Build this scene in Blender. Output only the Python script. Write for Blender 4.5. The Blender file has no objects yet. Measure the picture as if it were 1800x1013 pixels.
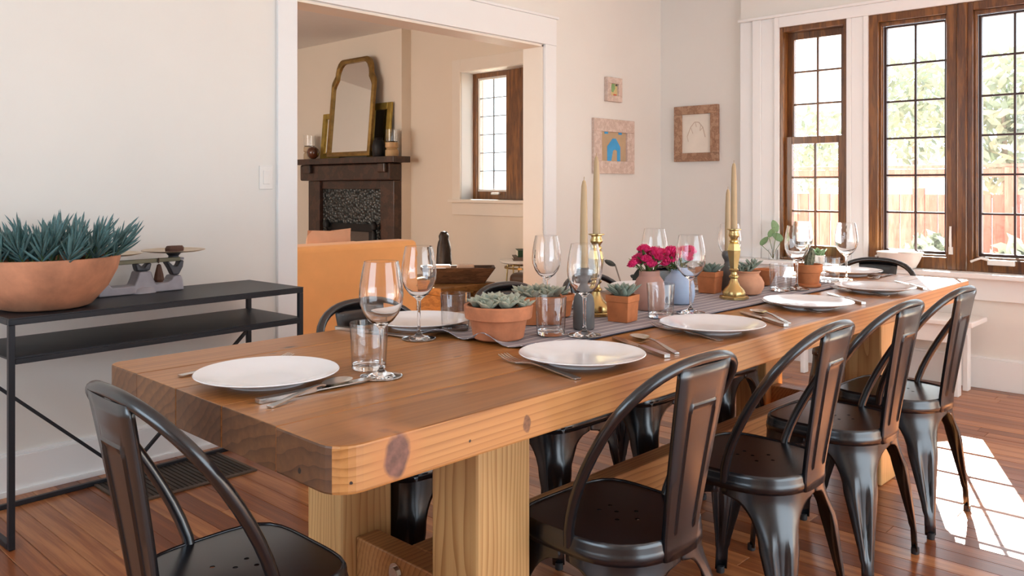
import bpy, bmesh, math, random
from mathutils import Vector, Matrix
from mathutils.geometry import delaunay_2d_cdt
R = random.Random(7)
PI = math.pi
sc = bpy.context.scene
COL = sc.collection

# ------------------------------------------------------------------ camera, world, sun, daylight
EYE = 1.2                       # eye height; the camera stands at the world origin
HOR, FOC, YAW = 327.0, 1471.0, math.radians(43.17)   # horizon row, focal length (px of 1800), angle table axis -> view axis
CA, SA = math.cos(YAW), math.sin(YAW)
cam_d = bpy.data.cameras.new('camera')
cam_d.sensor_width = 36.0
cam_d.lens = 36.0 * FOC / 1800.0
cam_d.shift_y = -(506.5 - HOR) / 1800.0
cam_d.clip_start = 0.02
cam_o = bpy.data.objects.new('camera', cam_d)
COL.objects.link(cam_o)
cam_o.location = (0, 0, EYE)
cam_o.rotation_euler = (PI / 2, 0, YAW - PI / 2)
sc.camera = cam_o

world = bpy.data.worlds.new('sky'); sc.world = world
world.use_nodes = True
bg = world.node_tree.nodes['Background']
bg.inputs['Color'].default_value = (0.82, 0.92, 1.0, 1)
bg.inputs['Strength'].default_value = 3.4

sun_d = bpy.data.lights.new('sun', 'SUN')
sun_d.energy = 88.0
sun_d.angle = math.radians(0.2)
sun_d.color = (1.0, 0.97, 0.92)
sun_o = bpy.data.objects.new('sun', sun_d); COL.objects.link(sun_o)
sun_o.rotation_euler = Vector((1.0, 0.424, 0.703)).to_track_quat('Z', 'Y').to_euler()
sun_o.location = (9, 4, 8)

def daylight_or_fill(name, loc, target, sx, sy, power, color):
    """soft area lamp"""
    d = bpy.data.lights.new(name, 'AREA'); d.shape = 'RECTANGLE'
    d.size = sx; d.size_y = sy; d.energy = power; d.color = color
    o = bpy.data.objects.new(name, d); COL.objects.link(o)
    o.location = loc
    o.rotation_euler = (Vector(loc) - Vector(target)).to_track_quat('Z', 'Y').to_euler()
    return o
daylight_or_fill('fill_side', (1.9, -2.42, 1.22), (1.9, 3.0, 1.0), 3.4, 2.15, 68, (0.72, 0.86, 1.0))  # unseen fill lamp, added to brighten the room from the right
daylight_or_fill('fill_back', (-2.42, 1.6, 1.55), (3.0, 1.6, 1.1), 2.6, 1.6, 48, (0.60, 0.80, 1.0))  # cool fill lamp added behind the camera, out of view
daylight_or_fill('daylight_bay_windows', (5.95, 1.5, 1.5), (0.0, 1.2, 0.9), 2.4, 1.5, 28, (0.78, 0.89, 1.0))
daylight_or_fill('fill_living_room', (-0.2, 6.4, 1.6), (5.0, 6.6, 1.2), 2.6, 1.6, 105, (1.0, 0.93, 0.84))  # warm fill lamp added inside the living room, in front of a solid wall

vs = sc.view_settings
vs.view_transform = 'Standard'; vs.look = 'None'; vs.gamma = 1.0
vs.use_curve_mapping = False
vs.exposure = -0.12
sc.cycles.max_bounces = 10; sc.cycles.diffuse_bounces = 5; sc.cycles.glossy_bounces = 5
sc.cycles.transmission_bounces = 10; sc.cycles.transparent_max_bounces = 16
sc.cycles.caustics_reflective = False; sc.cycles.caustics_refractive = False
sc.cycles.sample_clamp_indirect = 6.0

# ------------------------------------------------------------------ measuring helpers (floor plan from the photograph)
def at(x, y, z):
    D = FOC * (EYE - z) / (y - HOR); l = (x - 900) / FOC * D
    return Vector((D * CA + l * SA, D * SA - l * CA, z))
def onX(x, y, X):
    k = (x - 900) / FOC; D = X / (CA + k * SA)
    return Vector((X, D * (SA - k * CA), EYE - (y - HOR) / FOC * D))
def onY(x, y, Y):
    k = (x - 900) / FOC; D = Y / (SA - k * CA)
    return Vector((D * (CA + k * SA), Y, EYE - (y - HOR) / FOC * D))

# ------------------------------------------------------------------ mesh helpers
class MB:
    def __init__(s): s.v = []; s.f = []
    def add(s, vs_, fs):
        n = len(s.v); s.v += [tuple(p) for p in vs_]; s.f += [tuple(i + n for i in q) for q in fs]; return s
    def box(s, x0, x1, y0, y1, z0, z1):
        return s.add([(x0,y0,z0),(x1,y0,z0),(x1,y1,z0),(x0,y1,z0),(x0,y0,z1),(x1,y0,z1),(x1,y1,z1),(x0,y1,z1)],
                     [(0,3,2,1),(4,5,6,7),(0,1,5,4),(1,2,6,5),(2,3,7,6),(3,0,4,7)])
    def bar(s, a, b, w, h, up=(0,0,1)):
        a, b = Vector(a), Vector(b); d = (b - a).normalized(); u = Vector(up)
        sd = d.cross(u)
        if sd.length < 1e-4: sd = d.cross(Vector((1, 0, 0)))
        sd.normalize(); u = sd.cross(d).normalized()
        P = []
        for p in (a, b):
            for i, j in ((-1,-1),(1,-1),(1,1),(-1,1)): P.append(p + sd * i * w / 2 + u * j * h / 2)
        return s.add(P, [(0,1,2,3),(7,6,5,4),(0,4,5,1),(1,5,6,2),(2,6,7,3),(3,7,4,0)])
    def tube(s, path, rad, seg=10, cap=True, squash=1.0):
        path = [Vector(p) for p in path]; n = len(path)
        if not isinstance(rad, (list, tuple)): rad = [rad] * n
        t0 = (path[1] - path[0]).normalized()
        u = t0.cross(Vector((0,0,1)))
        if u.length < 1e-3: u = t0.cross(Vector((1,0,0)))
        u.normalize()
        P = []; F = []
        for i in range(n):
            t = (path[min(i+1, n-1)] - path[max(i-1, 0)]).normalized()
            u = (u - t * u.dot(t)).normalized(); w = t.cross(u)
            for k in range(seg):
                a = 2*PI*k/seg
                P.append(path[i] + (u*math.cos(a) + w*math.sin(a)*squash) * rad[i])
        for i in range(n-1):
            for k in range(seg):
                k2 = (k+1) % seg
                F.append((i*seg+k, i*seg+k2, (i+1)*seg+k2, (i+1)*seg+k))
        if cap:
            F.append(tuple(range(seg-1, -1, -1))); F.append(tuple((n-1)*seg+k for k in range(seg)))
        return s.add(P, F)
    def lathe(s, prof, seg=28, c=(0,0,0), sx=1.0, sy=1.0, n=None, rot=0.0):
        """prof: (r, z) pairs; r == 0 collapses to a pole. n: superellipse exponent for square-ish plans"""
        P = []; F = []; rows = []
        for r, z in prof:
            if r <= 1e-6:
                rows.append([len(P)]); P.append((c[0], c[1], c[2]+z))
            else:
                row = []
                for k in range(seg):
                    a = 2*PI*k/seg + rot; ca, sa = math.cos(a - rot), math.sin(a - rot)
                    if n:
                        q = (abs(ca)**n + abs(sa)**n) ** (-1.0/n)
                    else: q = 1.0
                    x, y = ca*q*r*sx, sa*q*r*sy
                    row.append(len(P))
                    P.append((c[0] + x*math.cos(rot) - y*math.sin(rot), c[1] + x*math.sin(rot) + y*math.cos(rot), c[2]+z))
                rows.append(row)
        for a, b in zip(rows, rows[1:]):
            if len(a) == 1 and len(b) == 1: continue
            for k in range(seg):
                k2 = (k+1) % seg
                if len(a) == 1: F.append((a[0], b[k2], b[k]))
                elif len(b) == 1: F.append((a[k], a[k2], b[0]))
                else: F.append((a[k], a[k2], b[k2], b[k]))
        return s.add(P, F)
    def prism(s, poly, z0, z1):
        n = len(poly)
        P = [(x, y, z0) for x, y in poly] + [(x, y, z1) for x, y in poly]
        F = [tuple(range(n-1, -1, -1)), tuple(range(n, 2*n))] + [(i, (i+1) % n, n+(i+1) % n, n+i) for i in range(n)]
        return s.add(P, F)
    def mesh(s, name, mat=None, smooth=None):
        me = bpy.data.meshes.new(name); me.from_pydata(s.v, [], s.f); me.update()
        bm = bmesh.new(); bm.from_mesh(me); bmesh.ops.recalc_face_normals(bm, faces=bm.faces); bm.to_mesh(me); bm.free()
        if mat: me.materials.append(mat)
        if smooth is not None:
            me.polygons.foreach_set('use_smooth', [True]*len(me.polygons))
            me.set_sharp_from_angle(angle=math.radians(smooth))
        me.update()
        return me
    def obj(s, name, mat=None, parent=None, smooth=None, bevel=0.0, seg=2, solid=0.0, loc=None):
        return link(name, s.mesh(name, mat, smooth), parent, bevel, seg, solid, loc)

def link(name, me, parent=None, bevel=0.0, seg=2, solid=0.0, loc=None, rot=None):
    o = bpy.data.objects.new(name, me); COL.objects.link(o)
    if parent is not None: o.parent = parent
    if solid:
        m = o.modifiers.new('solid', 'SOLIDIFY'); m.thickness = solid; m.offset = -1
    if bevel:
        m = o.modifiers.new('bevel', 'BEVEL'); m.width = bevel; m.segments = seg; m.limit_method = 'ANGLE'; m.angle_limit = math.radians(40)
        m.harden_normals = False
    if loc is not None: o.location = loc
    if rot is not None: o.rotation_euler = rot
    return o
def thing(name, label, cat, loc=(0,0,0), rz=0.0, group=None):
    o = bpy.data.objects.new(name, None); COL.objects.link(o)
    o.empty_display_size = 0.05
    o.location = loc; o.rotation_euler = (0, 0, rz)
    return tag(o, label, cat, group)
def tag(o, label, cat, group=None):
    o['label'] = label; o['category'] = cat
    if group: o['group'] = group
    return o
def struct(o, label=None):
    o['kind'] = 'structure'
    if label: o['label'] = label
    return o
def copy_tree(o, parent=None):
    c = o.copy(); COL.objects.link(c); c.parent = parent
    for ch in list(o.children): copy_tree(ch, c)
    return c

# ------------------------------------------------------------------ materials
def nt(m):
    m.use_nodes = True
    t = m.node_tree
    return t, t.nodes, t.links, t.nodes['Principled BSDF']
def setp(b, color=None, rough=None, metal=None, spec=None, coat=None, sheen=None, sss=None):
    if color is not None: b.inputs['Base Color'].default_value = (*color, 1)
    if rough is not None: b.inputs['Roughness'].default_value = rough
    if metal is not None: b.inputs['Metallic'].default_value = metal
    if spec is not None: b.inputs['Specular IOR Level'].default_value = spec
    if coat is not None: b.inputs['Coat Weight'].default_value = coat; b.inputs['Coat Roughness'].default_value = 0.12
    if sheen is not None: b.inputs['Sheen Weight'].default_value = sheen
def noise_node(N, L, scale, detail=4, vec=None, mapscale=None, space='Object', rough=0.55):
    tc = N.new('ShaderNodeTexCoord'); mp = N.new('ShaderNodeMapping')
    if mapscale: mp.inputs['Scale'].default_value = mapscale
    L.new(tc.outputs[space] if vec is None else vec, mp.inputs['Vector'])
    n = N.new('ShaderNodeTexNoise'); n.inputs['Scale'].default_value = scale; n.inputs['Detail'].default_value = detail
    n.inputs['Roughness'].default_value = rough
    L.new(mp.outputs[0], n.inputs['Vector'])
    return n
def ramp(N, L, src, stops):
    r = N.new('ShaderNodeValToRGB'); cr = r.color_ramp
    while len(cr.elements) < len(stops): cr.elements.new(0.5)
    for e, (p, c) in zip(cr.elements, stops):
        e.position = p; e.color = (*c, 1)
    L.new(src, r.inputs[0]); return r
def bump(N, L, b, src, strength=0.1, dist=0.01):
    bp = N.new('ShaderNodeBump'); bp.inputs['Strength'].default_value = strength; bp.inputs['Distance'].default_value = dist
    L.new(src, bp.inputs['Height']); L.new(bp.outputs[0], b.inputs['Normal'])
def plain(name, color, rough=0.5, metal=0.0, vary=0.08, scale=12.0, bmp=0.0, spec=0.5, coat=None, sheen=None):
    m = bpy.data.materials.new(name); t, N, L, b = nt(m)
    setp(b, color, rough, metal, spec, coat, sheen)
    n = noise_node(N, L, scale)
    r = ramp(N, L, n.outputs['Fac'], [(0.3, tuple(c*(1-vary) for c in color)), (0.7, tuple(min(1, c*(1+vary)) for c in color))])
    L.new(r.outputs[0], b.inputs['Base Color'])
    if bmp: bump(N, L, b, n.outputs['Fac'], bmp)
    return m
def wood(name, dark, mid, light, mapscale=(1.5, 16, 16), scale=2.2, rough=0.4, coat=None, rnd=0.25, bmp=0.05, spots=None, spec=0.5, ring=0.5):
    """long grain: stretched noise feeding rings; rnd varies the tone from piece to piece"""
    m = bpy.data.materials.new(name); t, N, L, b = nt(m)
    setp(b, mid, rough, 0, spec, coat)
    tc = N.new('ShaderNodeTexCoord'); oi = N.new('ShaderNodeObjectInfo')
    va = N.new('ShaderNodeVectorMath'); va.operation = 'ADD'
    sc_ = N.new('ShaderNodeVectorMath'); sc_.operation = 'SCALE'; sc_.inputs[0].default_value = (17, 9, 5)
    L.new(oi.outputs['Random'], sc_.inputs['Scale'])
    L.new(tc.outputs['Object'], va.inputs[0]); L.new(sc_.outputs[0], va.inputs[1])
    n1 = noise_node(N, L, scale, 5, va.outputs[0], mapscale)
    n2 = noise_node(N, L, scale*5, 3, va.outputs[0], mapscale)
    mu = N.new('ShaderNodeMath'); mu.operation = 'MULTIPLY'; mu.inputs[1].default_value = 9.0
    L.new(n1.outputs['Fac'], mu.inputs[0])
    sn = N.new('ShaderNodeMath'); sn.operation = 'SINE'; 
    m2 = N.new('ShaderNodeMath'); m2.operation = 'MULTIPLY'; m2.inputs[1].default_value = 4.0
    L.new(mu.outputs[0], m2.inputs[0]); L.new(m2.outputs[0], sn.inputs[0])
    ma = N.new('ShaderNodeMath'); ma.operation = 'MULTIPLY_ADD'; ma.inputs[1].default_value = 0.16*ring; 
    L.new(sn.outputs[0], ma.inputs[0]); L.new(n1.outputs['Fac'], ma.inputs[2])
    m3 = N.new('ShaderNodeMath'); m3.operation = 'MULTIPLY_ADD'; m3.inputs[1].default_value = 0.35
    L.new(n2.outputs['Fac'], m3.inputs[0])
    m4 = N.new('ShaderNodeMath'); m4.operation = 'MULTIPLY_ADD'; m4.inputs[1].default_value = rnd; m4.inputs[2].default_value = -0.175 - rnd/2
    L.new(oi.outputs['Random'], m4.inputs[0]); L.new(m4.outputs[0], m3.inputs[2])
    ad = N.new('ShaderNodeMath'); ad.operation = 'ADD'; L.new(ma.outputs[0], ad.inputs[0]); L.new(m3.outputs[0], ad.inputs[1])
    r = ramp(N, L, ad.outputs[0], [(0.25, dark), (0.5, mid), (0.75, light)])
    out = r.outputs[0]
    for (p, rad, colr, sq) in (spots or []):
        sb = N.new('ShaderNodeVectorMath'); sb.operation = 'SUBTRACT'; sb.inputs[1].default_value = p
        L.new(tc.outputs['Object'], sb.inputs[0])
        scl = N.new('ShaderNodeVectorMath'); scl.operation = 'MULTIPLY'; scl.inputs[1].default_value = sq
        L.new(sb.outputs[0], scl.inputs[0])
        ln = N.new('ShaderNodeVectorMath'); ln.operation = 'LENGTH'; L.new(scl.outputs[0], ln.inputs[0])
        wob = N.new('ShaderNodeMath'); wob.operation = 'MULTIPLY_ADD'; wob.inputs[1].default_value = rad*0.9
        nn = noise_node(N, L, 0.7/rad, 2); L.new(nn.outputs['Fac'], wob.inputs[0]); L.new(ln.outputs['Value'], wob.inputs[2])
        mr = N.new('ShaderNodeMapRange'); mr.inputs['From Min'].default_value = rad*1.45; mr.inputs['From Max'].default_value = rad*1.3
        L.new(wob.outputs[0], mr.inputs['Value'])
        mx = N.new('ShaderNodeMix'); mx.data_type = 'RGBA'
        L.new(mr.outputs[0], mx.inputs['Factor']); L.new(out, mx.inputs[6]); mx.inputs[7].default_value = (*colr, 1)
        out = mx.outputs[2]
    L.new(out, b.inputs['Base Color'])
    if bmp: bump(N, L, b, n2.outputs['Fac'], bmp, 0.004)
    return m
def ringwood(name, dark, mid, light, axis='X', freq=75.0, warp=.05, stretch=.10, rough=.45, coat=None, rnd=.12, contrast=.5, bmp=.04, spec=.5):
    """growth rings around a far pith running along axis: straight and cathedral grain on the faces"""
    m = bpy.data.materials.new(name); t, N, L, b = nt(m); setp(b, mid, rough, 0, spec, coat)
    tc = N.new('ShaderNodeTexCoord'); oi = N.new('ShaderNodeObjectInfo')
    i = 'XYZ'.index(axis); msk = [1, 1, 1]; msk[i] = 0; st = [1, 1, 1]; st[i] = stretch
    off = N.new('ShaderNodeVectorMath'); off.operation = 'SCALE'; off.inputs[0].default_value = (3.1, 2.3, 1.7); L.new(oi.outputs['Random'], off.inputs['Scale'])
    va = N.new('ShaderNodeVectorMath'); va.operation = 'ADD'; L.new(tc.outputs['Object'], va.inputs[0]); L.new(off.outputs[0], va.inputs[1])
    n1 = noise_node(N, L, 4.0, 3, va.outputs[0], tuple(st))
    n2 = noise_node(N, L, 70.0, 3, va.outputs[0], tuple(q if q == 1 else .03 for q in st))
    c = N.new('ShaderNodeVectorMath'); c.operation = 'SUBTRACT'; c.inputs[1].default_value = (.5, .5, .5); L.new(n1.outputs['Color'], c.inputs[0])
    sc_ = N.new('ShaderNodeVectorMath'); sc_.operation = 'SCALE'; sc_.inputs['Scale'].default_value = warp*2; L.new(c.outputs[0], sc_.inputs[0])
    o2 = N.new('ShaderNodeVectorMath'); o2.operation = 'SCALE'; o2.inputs[0].default_value = (.09, .13, .11); L.new(oi.outputs['Random'], o2.inputs['Scale'])
    a2 = N.new('ShaderNodeVectorMath'); a2.operation = 'ADD'; L.new(tc.outputs['Object'], a2.inputs[0]); L.new(o2.outputs[0], a2.inputs[1])
    a3 = N.new('ShaderNodeVectorMath'); a3.operation = 'ADD'; L.new(a2.outputs[0], a3.inputs[0]); L.new(sc_.outputs[0], a3.inputs[1])
    mk = N.new('ShaderNodeVectorMath'); mk.operation = 'MULTIPLY'; mk.inputs[1].default_value = msk; L.new(a3.outputs[0], mk.inputs[0])
    ln = N.new('ShaderNodeVectorMath'); ln.operation = 'LENGTH'; L.new(mk.outputs[0], ln.inputs[0])
    fq = N.new('ShaderNodeMath'); fq.operation = 'MULTIPLY'; fq.inputs[1].default_value = freq; L.new(ln.outputs['Value'], fq.inputs[0])
    fr = N.new('ShaderNodeMath'); fr.operation = 'FRACT'; L.new(fq.outputs[0], fr.inputs[0])
    pw = N.new('ShaderNodeMath'); pw.operation = 'POWER'; pw.inputs[1].default_value = 2.6; L.new(fr.outputs[0], pw.inputs[0])
    m1 = N.new('ShaderNodeMath'); m1.operation = 'MULTIPLY_ADD'; m1.inputs[1].default_value = -contrast; m1.inputs[2].default_value = .62; L.new(pw.outputs[0], m1.inputs[0])
    m2 = N.new('ShaderNodeMath'); m2.operation = 'MULTIPLY_ADD'; m2.inputs[1].default_value = .45; L.new(n2.outputs['Fac'], m2.inputs[0]); L.new(m1.outputs[0], m2.inputs[2])
    m3 = N.new('ShaderNodeMath'); m3.operation = 'MULTIPLY_ADD'; m3.inputs[1].default_value = rnd; m3.inputs[2].default_value = -.225 - rnd/2; L.new(oi.outputs['Random'], m3.inputs[0])
    ad = N.new('ShaderNodeMath'); ad.operation = 'ADD'; L.new(m2.outputs[0], ad.inputs[0]); L.new(m3.outputs[0], ad.inputs[1])
    m4 = N.new('ShaderNodeMath'); m4.operation = 'MULTIPLY_ADD'; m4.inputs[1].default_value = .5; L.new(n1.outputs['Fac'], m4.inputs[0]); 
    m5 = N.new('ShaderNodeMath'); m5.operation = 'SUBTRACT'; m5.inputs[1].default_value = .25; L.new(ad.outputs[0], m5.inputs[0]); L.new(m5.outputs[0], m4.inputs[2])
    r = ramp(N, L, m4.outputs[0], [(0.12, dark), (0.5, mid), (0.82, light)])
    m['_out'] = 0
    L.new(r.outputs[0], b.inputs['Base Color'])
    if bmp: bump(N, L, b, n2.outputs['Fac'], bmp, .003)
    return m
def add_spots(m, spots):
    """knots and nail holes: marks of the timber itself, fixed to places on the board"""
    t = m.node_tree; N, L = t.nodes, t.links; b = N['Principled BSDF']
    out = b.inputs['Base Color'].links[0].from_socket
    tc = N.new('ShaderNodeTexCoord')
    for (p, rad, colr, sq, halo) in spots:
        sb = N.new('ShaderNodeVectorMath'); sb.operation = 'SUBTRACT'; sb.inputs[1].default_value = p; L.new(tc.outputs['Object'], sb.inputs[0])
        scl = N.new('ShaderNodeVectorMath'); scl.operation = 'MULTIPLY'; scl.inputs[1].default_value = sq; L.new(sb.outputs[0], scl.inputs[0])
        ln = N.new('ShaderNodeVectorMath'); ln.operation = 'LENGTH'; L.new(scl.outputs[0], ln.inputs[0])
        nn = noise_node(N, L, .6/rad, 3)
        wob = N.new('ShaderNodeMath'); wob.operation = 'MULTIPLY_ADD'; wob.inputs[1].default_value = rad*.9; L.new(nn.outputs['Fac'], wob.inputs[0]); L.new(ln.outputs['Value'], wob.inputs[2])
        for (lo, hi, cc, mxv) in (([(2.6, 1.4, halo, .75)] if halo else []) + [(1.5, 1.25, colr, 1.0)]):
            mr = N.new('ShaderNodeMapRange'); mr.inputs['From Min'].default_value = rad*lo; mr.inputs['From Max'].default_value = rad*hi; mr.inputs['To Max'].default_value = mxv
            L.new(wob.outputs[0], mr.inputs['Value'])
            mx = N.new('ShaderNodeMix'); mx.data_type = 'RGBA'; L.new(mr.outputs[0], mx.inputs['Factor']); L.new(out, mx.inputs[6])
            if cc is colr:
                nv = noise_node(N, L, 1.6/rad, 3); rr_ = ramp(N, L, nv.outputs['Fac'], [(.35, tuple(q*.65 for q in colr)), (.7, tuple(q*1.35 for q in colr))]); L.new(rr_.outputs[0], mx.inputs[7])
            else: mx.inputs[7].default_value = (*cc, 1)
            out = mx.outputs[2]
    L.new(out, b.inputs['Base Color'])
def glass(name, tint=(1, 1, 1), rough=0.0, ior=1.45):
    m = bpy.data.materials.new(name); t, N, L, b = nt(m)
    setp(b, tint, rough); b.inputs['Transmission Weight'].default_value = 1.0; b.inputs['IOR'].default_value = ior
    n = noise_node(N, L, 3.0)
    r = ramp(N, L, n.outputs['Fac'], [(0.3, tuple(c*0.995 for c in tint)), (0.7, tint)]); L.new(r.outputs[0], b.inputs['Base Color'])
    return m
def pane_glass(name, tint=(0.97, 0.985, 0.98), ior=1.35):
    m = bpy.data.materials.new(name); t, N, L, b = nt(m)
    tr = N.new('ShaderNodeBsdfTransparent'); gl = N.new('ShaderNodeBsdfGlossy'); gl.inputs['Roughness'].default_value = 0.02
    fr = N.new('ShaderNodeFresnel'); ge = N.new('ShaderNodeNewGeometry')
    iv = N.new('ShaderNodeMapRange'); iv.name = 'ior_by_side'; iv.inputs['To Min'].default_value = ior; iv.inputs['To Max'].default_value = 1.0/ior
    L.new(ge.outputs['Backfacing'], iv.inputs['Value']); L.new(iv.outputs[0], fr.inputs['IOR'])
    n = noise_node(N, L, 2.0); r = ramp(N, L, n.outputs['Fac'], [(0.3, tuple(c*0.98 for c in tint)), (0.7, tint)])
    L.new(r.outputs[0], tr.inputs['Color'])
    mx = N.new('ShaderNodeMixShader'); L.new(fr.outputs[0], mx.inputs[0]); L.new(tr.outputs[0], mx.inputs[1]); L.new(gl.outputs[0], mx.inputs[2])
    L.new(mx.outputs[0], N['Material Output'].inputs['Surface'])
    return m

def blown(name):
    """thin clear glass wall: straight-through, grey where seen edge-on (longer path), Fresnel gloss"""
    m = pane_glass(name, (.97, .975, .975), 1.7); N, L = m.node_tree.nodes, m.node_tree.links
    tr = next(n for n in N if n.type == 'BSDF_TRANSPARENT')
    lw = N.new('ShaderNodeLayerWeight'); lw.inputs['Blend'].default_value = .5
    r = ramp(N, L, lw.outputs['Facing'], [(.0, (.985, .985, .985)), (.70, (.95, .955, .955)), (.93, (.55, .56, .57)), (1.0, (.30, .31, .32))])
    L.new(r.outputs[0], tr.inputs['Color'])
    return m
WALL = plain('wall_paint', (0.775, 0.75, 0.70), 0.62, vary=0.012, scale=3, bmp=0.02, spec=0.3)
WALL_L = plain('living_wall_paint', (0.80, 0.72, 0.62), 0.65, vary=0.012, scale=3, spec=0.3)
TRIM = plain('trim_paint', (0.82, 0.82, 0.81), 0.38, vary=0.01, scale=4, spec=0.4)
CEIL = plain('ceiling_paint', (0.83, 0.81, 0.78), 0.7, vary=0.01)
SUBFL = plain('gap_dark', (0.05, 0.025, 0.012), 0.8)
FLOORM = wood('fir_floor', (0.165, 0.046, 0.014), (0.28, 0.088, 0.027), (0.45, 0.185, 0.068), mapscale=(26, 1.0, 26), scale=1.3, rough=0.30, coat=0.06, rnd=0.50, bmp=0.03, ring=0.12)
BROWN = wood('window_wood', (0.055, 0.018, 0.006), (0.135, 0.050, 0.012), (0.24, 0.095, 0.022), mapscale=(14, 14, 1.2), scale=2, rough=0.28, coat=0.3, rnd=0.15, bmp=0.02)
STEEL = plain('sash_steel', (0.045, 0.02, 0.014), 0.4, 0.2)
LEAD = plain('lead_came', (0.22, 0.23, 0.24), 0.5, 0.6)
PANE = pane_glass('window_glass')
def smudge(m, amount):
    """dust and wipe marks that scatter the sun in an old pane"""
    N, L = m.node_tree.nodes, m.node_tree.links; out = N['Material Output'].inputs['Surface']; src = out.links[0].from_socket
    tl = N.new('ShaderNodeBsdfTranslucent'); tl.inputs['Color'].default_value = (.95, .97, 1, 1)
    oi = N.new('ShaderNodeObjectInfo'); tc = N.new('ShaderNodeTexCoord'); va = N.new('ShaderNodeVectorMath'); va.operation = 'ADD'
    L.new(tc.outputs['Object'], va.inputs[0]); L.new(oi.outputs['Random'], va.inputs[1])
    n = noise_node(N, L, 9.0, 4, va.outputs[0], (1, 1.6, .7)); mr = N.new('ShaderNodeMapRange'); mr.inputs['From Min'].default_value = .3; mr.inputs['From Max'].default_value = .75
    mr.inputs['To Min'].default_value = amount*.45; mr.inputs['To Max'].default_value = amount*1.7; L.new(n.outputs['Fac'], mr.inputs['Value'])
    mx = N.new('ShaderNodeMixShader'); L.new(mr.outputs[0], mx.inputs[0]); L.new(src, mx.inputs[1]); L.new(tl.outputs[0], mx.inputs[2]); L.new(mx.outputs[0], out)
smudge(PANE, .0015)
GLASS = glass('solid_glass')
THIN = blown('thin_blown_glass')
CHAIR = plain('black_enamel', (0.007, 0.007, 0.009), 0.25, 0.0, vary=0.1, scale=9)
CHAIR.node_tree.nodes['Principled BSDF'].inputs['IOR'].default_value = 1.68
RUBBER = plain('black_rubber', (0.02, 0.02, 0.022), 0.6)
BLACK = plain('black_steel', (0.016, 0.017, 0.022), 0.42, 0.3)
WHITEC = plain('white_porcelain', (0.83, 0.83, 0.84), 0.14, vary=0.01, spec=0.5, coat=0.3)
SILVER = plain('stainless', (0.62, 0.58, 0.53), 0.22, 1.0, vary=0.05)
BRASS = plain('brass', (0.55, 0.40, 0.17), 0.27, 1.0, vary=0.12, scale=18)
WAX = plain('beeswax', (0.44, 0.30, 0.155), 0.5, vary=0.05)
TERRA = plain('terracotta', (0.50, 0.185, 0.085), 0.8, vary=0.2, scale=22, bmp=0.12)
TERRA2 = plain('terracotta_orange', (0.50, 0.165, 0.055), 0.75, vary=0.16, scale=26, bmp=0.1)
TERRA3 = plain('terracotta_pale', (0.58, 0.29, 0.17), 0.8, vary=0.12, scale=20, bmp=0.08)
SOIL = plain('soil', (0.06, 0.04, 0.025), 0.95, vary=0.4, scale=60, bmp=0.5)
SUCC = plain('succulent_grey_green', (0.23, 0.29, 0.235), 0.5, vary=0.25, scale=30)
SUCC2 = plain('succulent_pale', (0.38, 0.40, 0.31), 0.5, vary=0.28, scale=25)
BLUEG = plain('blue_green_leaf', (0.085, 0.175, 0.175), 0.5, vary=0.3, scale=14)
LEAFG = plain('green_leaf', (0.10, 0.17, 0.045), 0.45, vary=0.3, scale=20)
PINK = plain('carnation_pink', (0.86, 0.03, 0.18), 0.6, vary=0.3, scale=60)
CLAYP = plain('clay_pink', (0.46, 0.245, 0.19), 0.6, vary=0.05, scale=16)
CLAYB = plain('clay_blue', (0.36, 0.46, 0.62), 0.55, vary=0.05, scale=16)
GREYC = plain('grey_stoneware', (0.10, 0.095, 0.092), 0.5, vary=0.1, scale=16)
OUTL = plain('white_enamel', (0.78, 0.76, 0.72), 0.35, vary=0.02)

# ------------------------------------------------------------------ the room shell
H_CEIL = 2.8
YW, YW2 = 3.65, 3.82            # wall with the wide doorway, its two faces
XW = 5.54                       # window wall
YB, XB = -2.4, -2.4             # walls behind the camera
DX0, DX1, DZ = 2.308, 4.194, 2.137
o = MB().box(XB, 6.0, YB, 9.2, -0.12, -0.022).obj('floor', SUBFL); struct(o, 'narrow fir floorboards')
floor_o = o
plank_w = 0.082
X = 0.45
while X < XW - 0.02:
    # only the part of each strip that the picture can show
    y0 = max(-0.6, 0.15); y = y0 - R.uniform(0, 1.2)
    while y < YW - 0.02:
        ln = R.choice((1.3, 1.8, 2.4, 3.0)) * R.uniform(0.8, 1.15)
        a, b_ = max(y, y0), min(y + ln, YW - 0.012)
        if b_ - a > 0.1:
            mb = MB().box(-plank_w/2 + 0.0007, plank_w/2 - 0.0007, a + 0.0006, b_ - 0.0006, -0.022, R.uniform(-0.0006, 0.0))
            mb.obj('plank', FLOORM, floor_o, bevel=0.0011, seg=1, loc=(X + plank_w/2, 0, 0))
        y += ln
    X += plank_w
# boards outside the view and in the next room: one plain run each
MB().box(XB, 0.449, YB, YW, -0.022, 0).obj('boards', FLOORM, floor_o)
MB().box(0.451, 5.99, YB, 0.149, -0.022, 0).obj('boards', FLOORM, floor_o)
MB().box(XB, 5.99, YW + 0.001, 9.2, -0.022, 0).obj('boards', FLOORM, floor_o)

mb = MB().box(XB, DX0, YW, YW2, 0, H_CEIL).box(DX1, 5.8, YW, YW2, 0, H_CEIL).box(DX0, DX1, YW, YW2, DZ, H_CEIL)
struct(mb.obj('wall_left', WALL), 'cream wall with a wide doorway')
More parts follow.
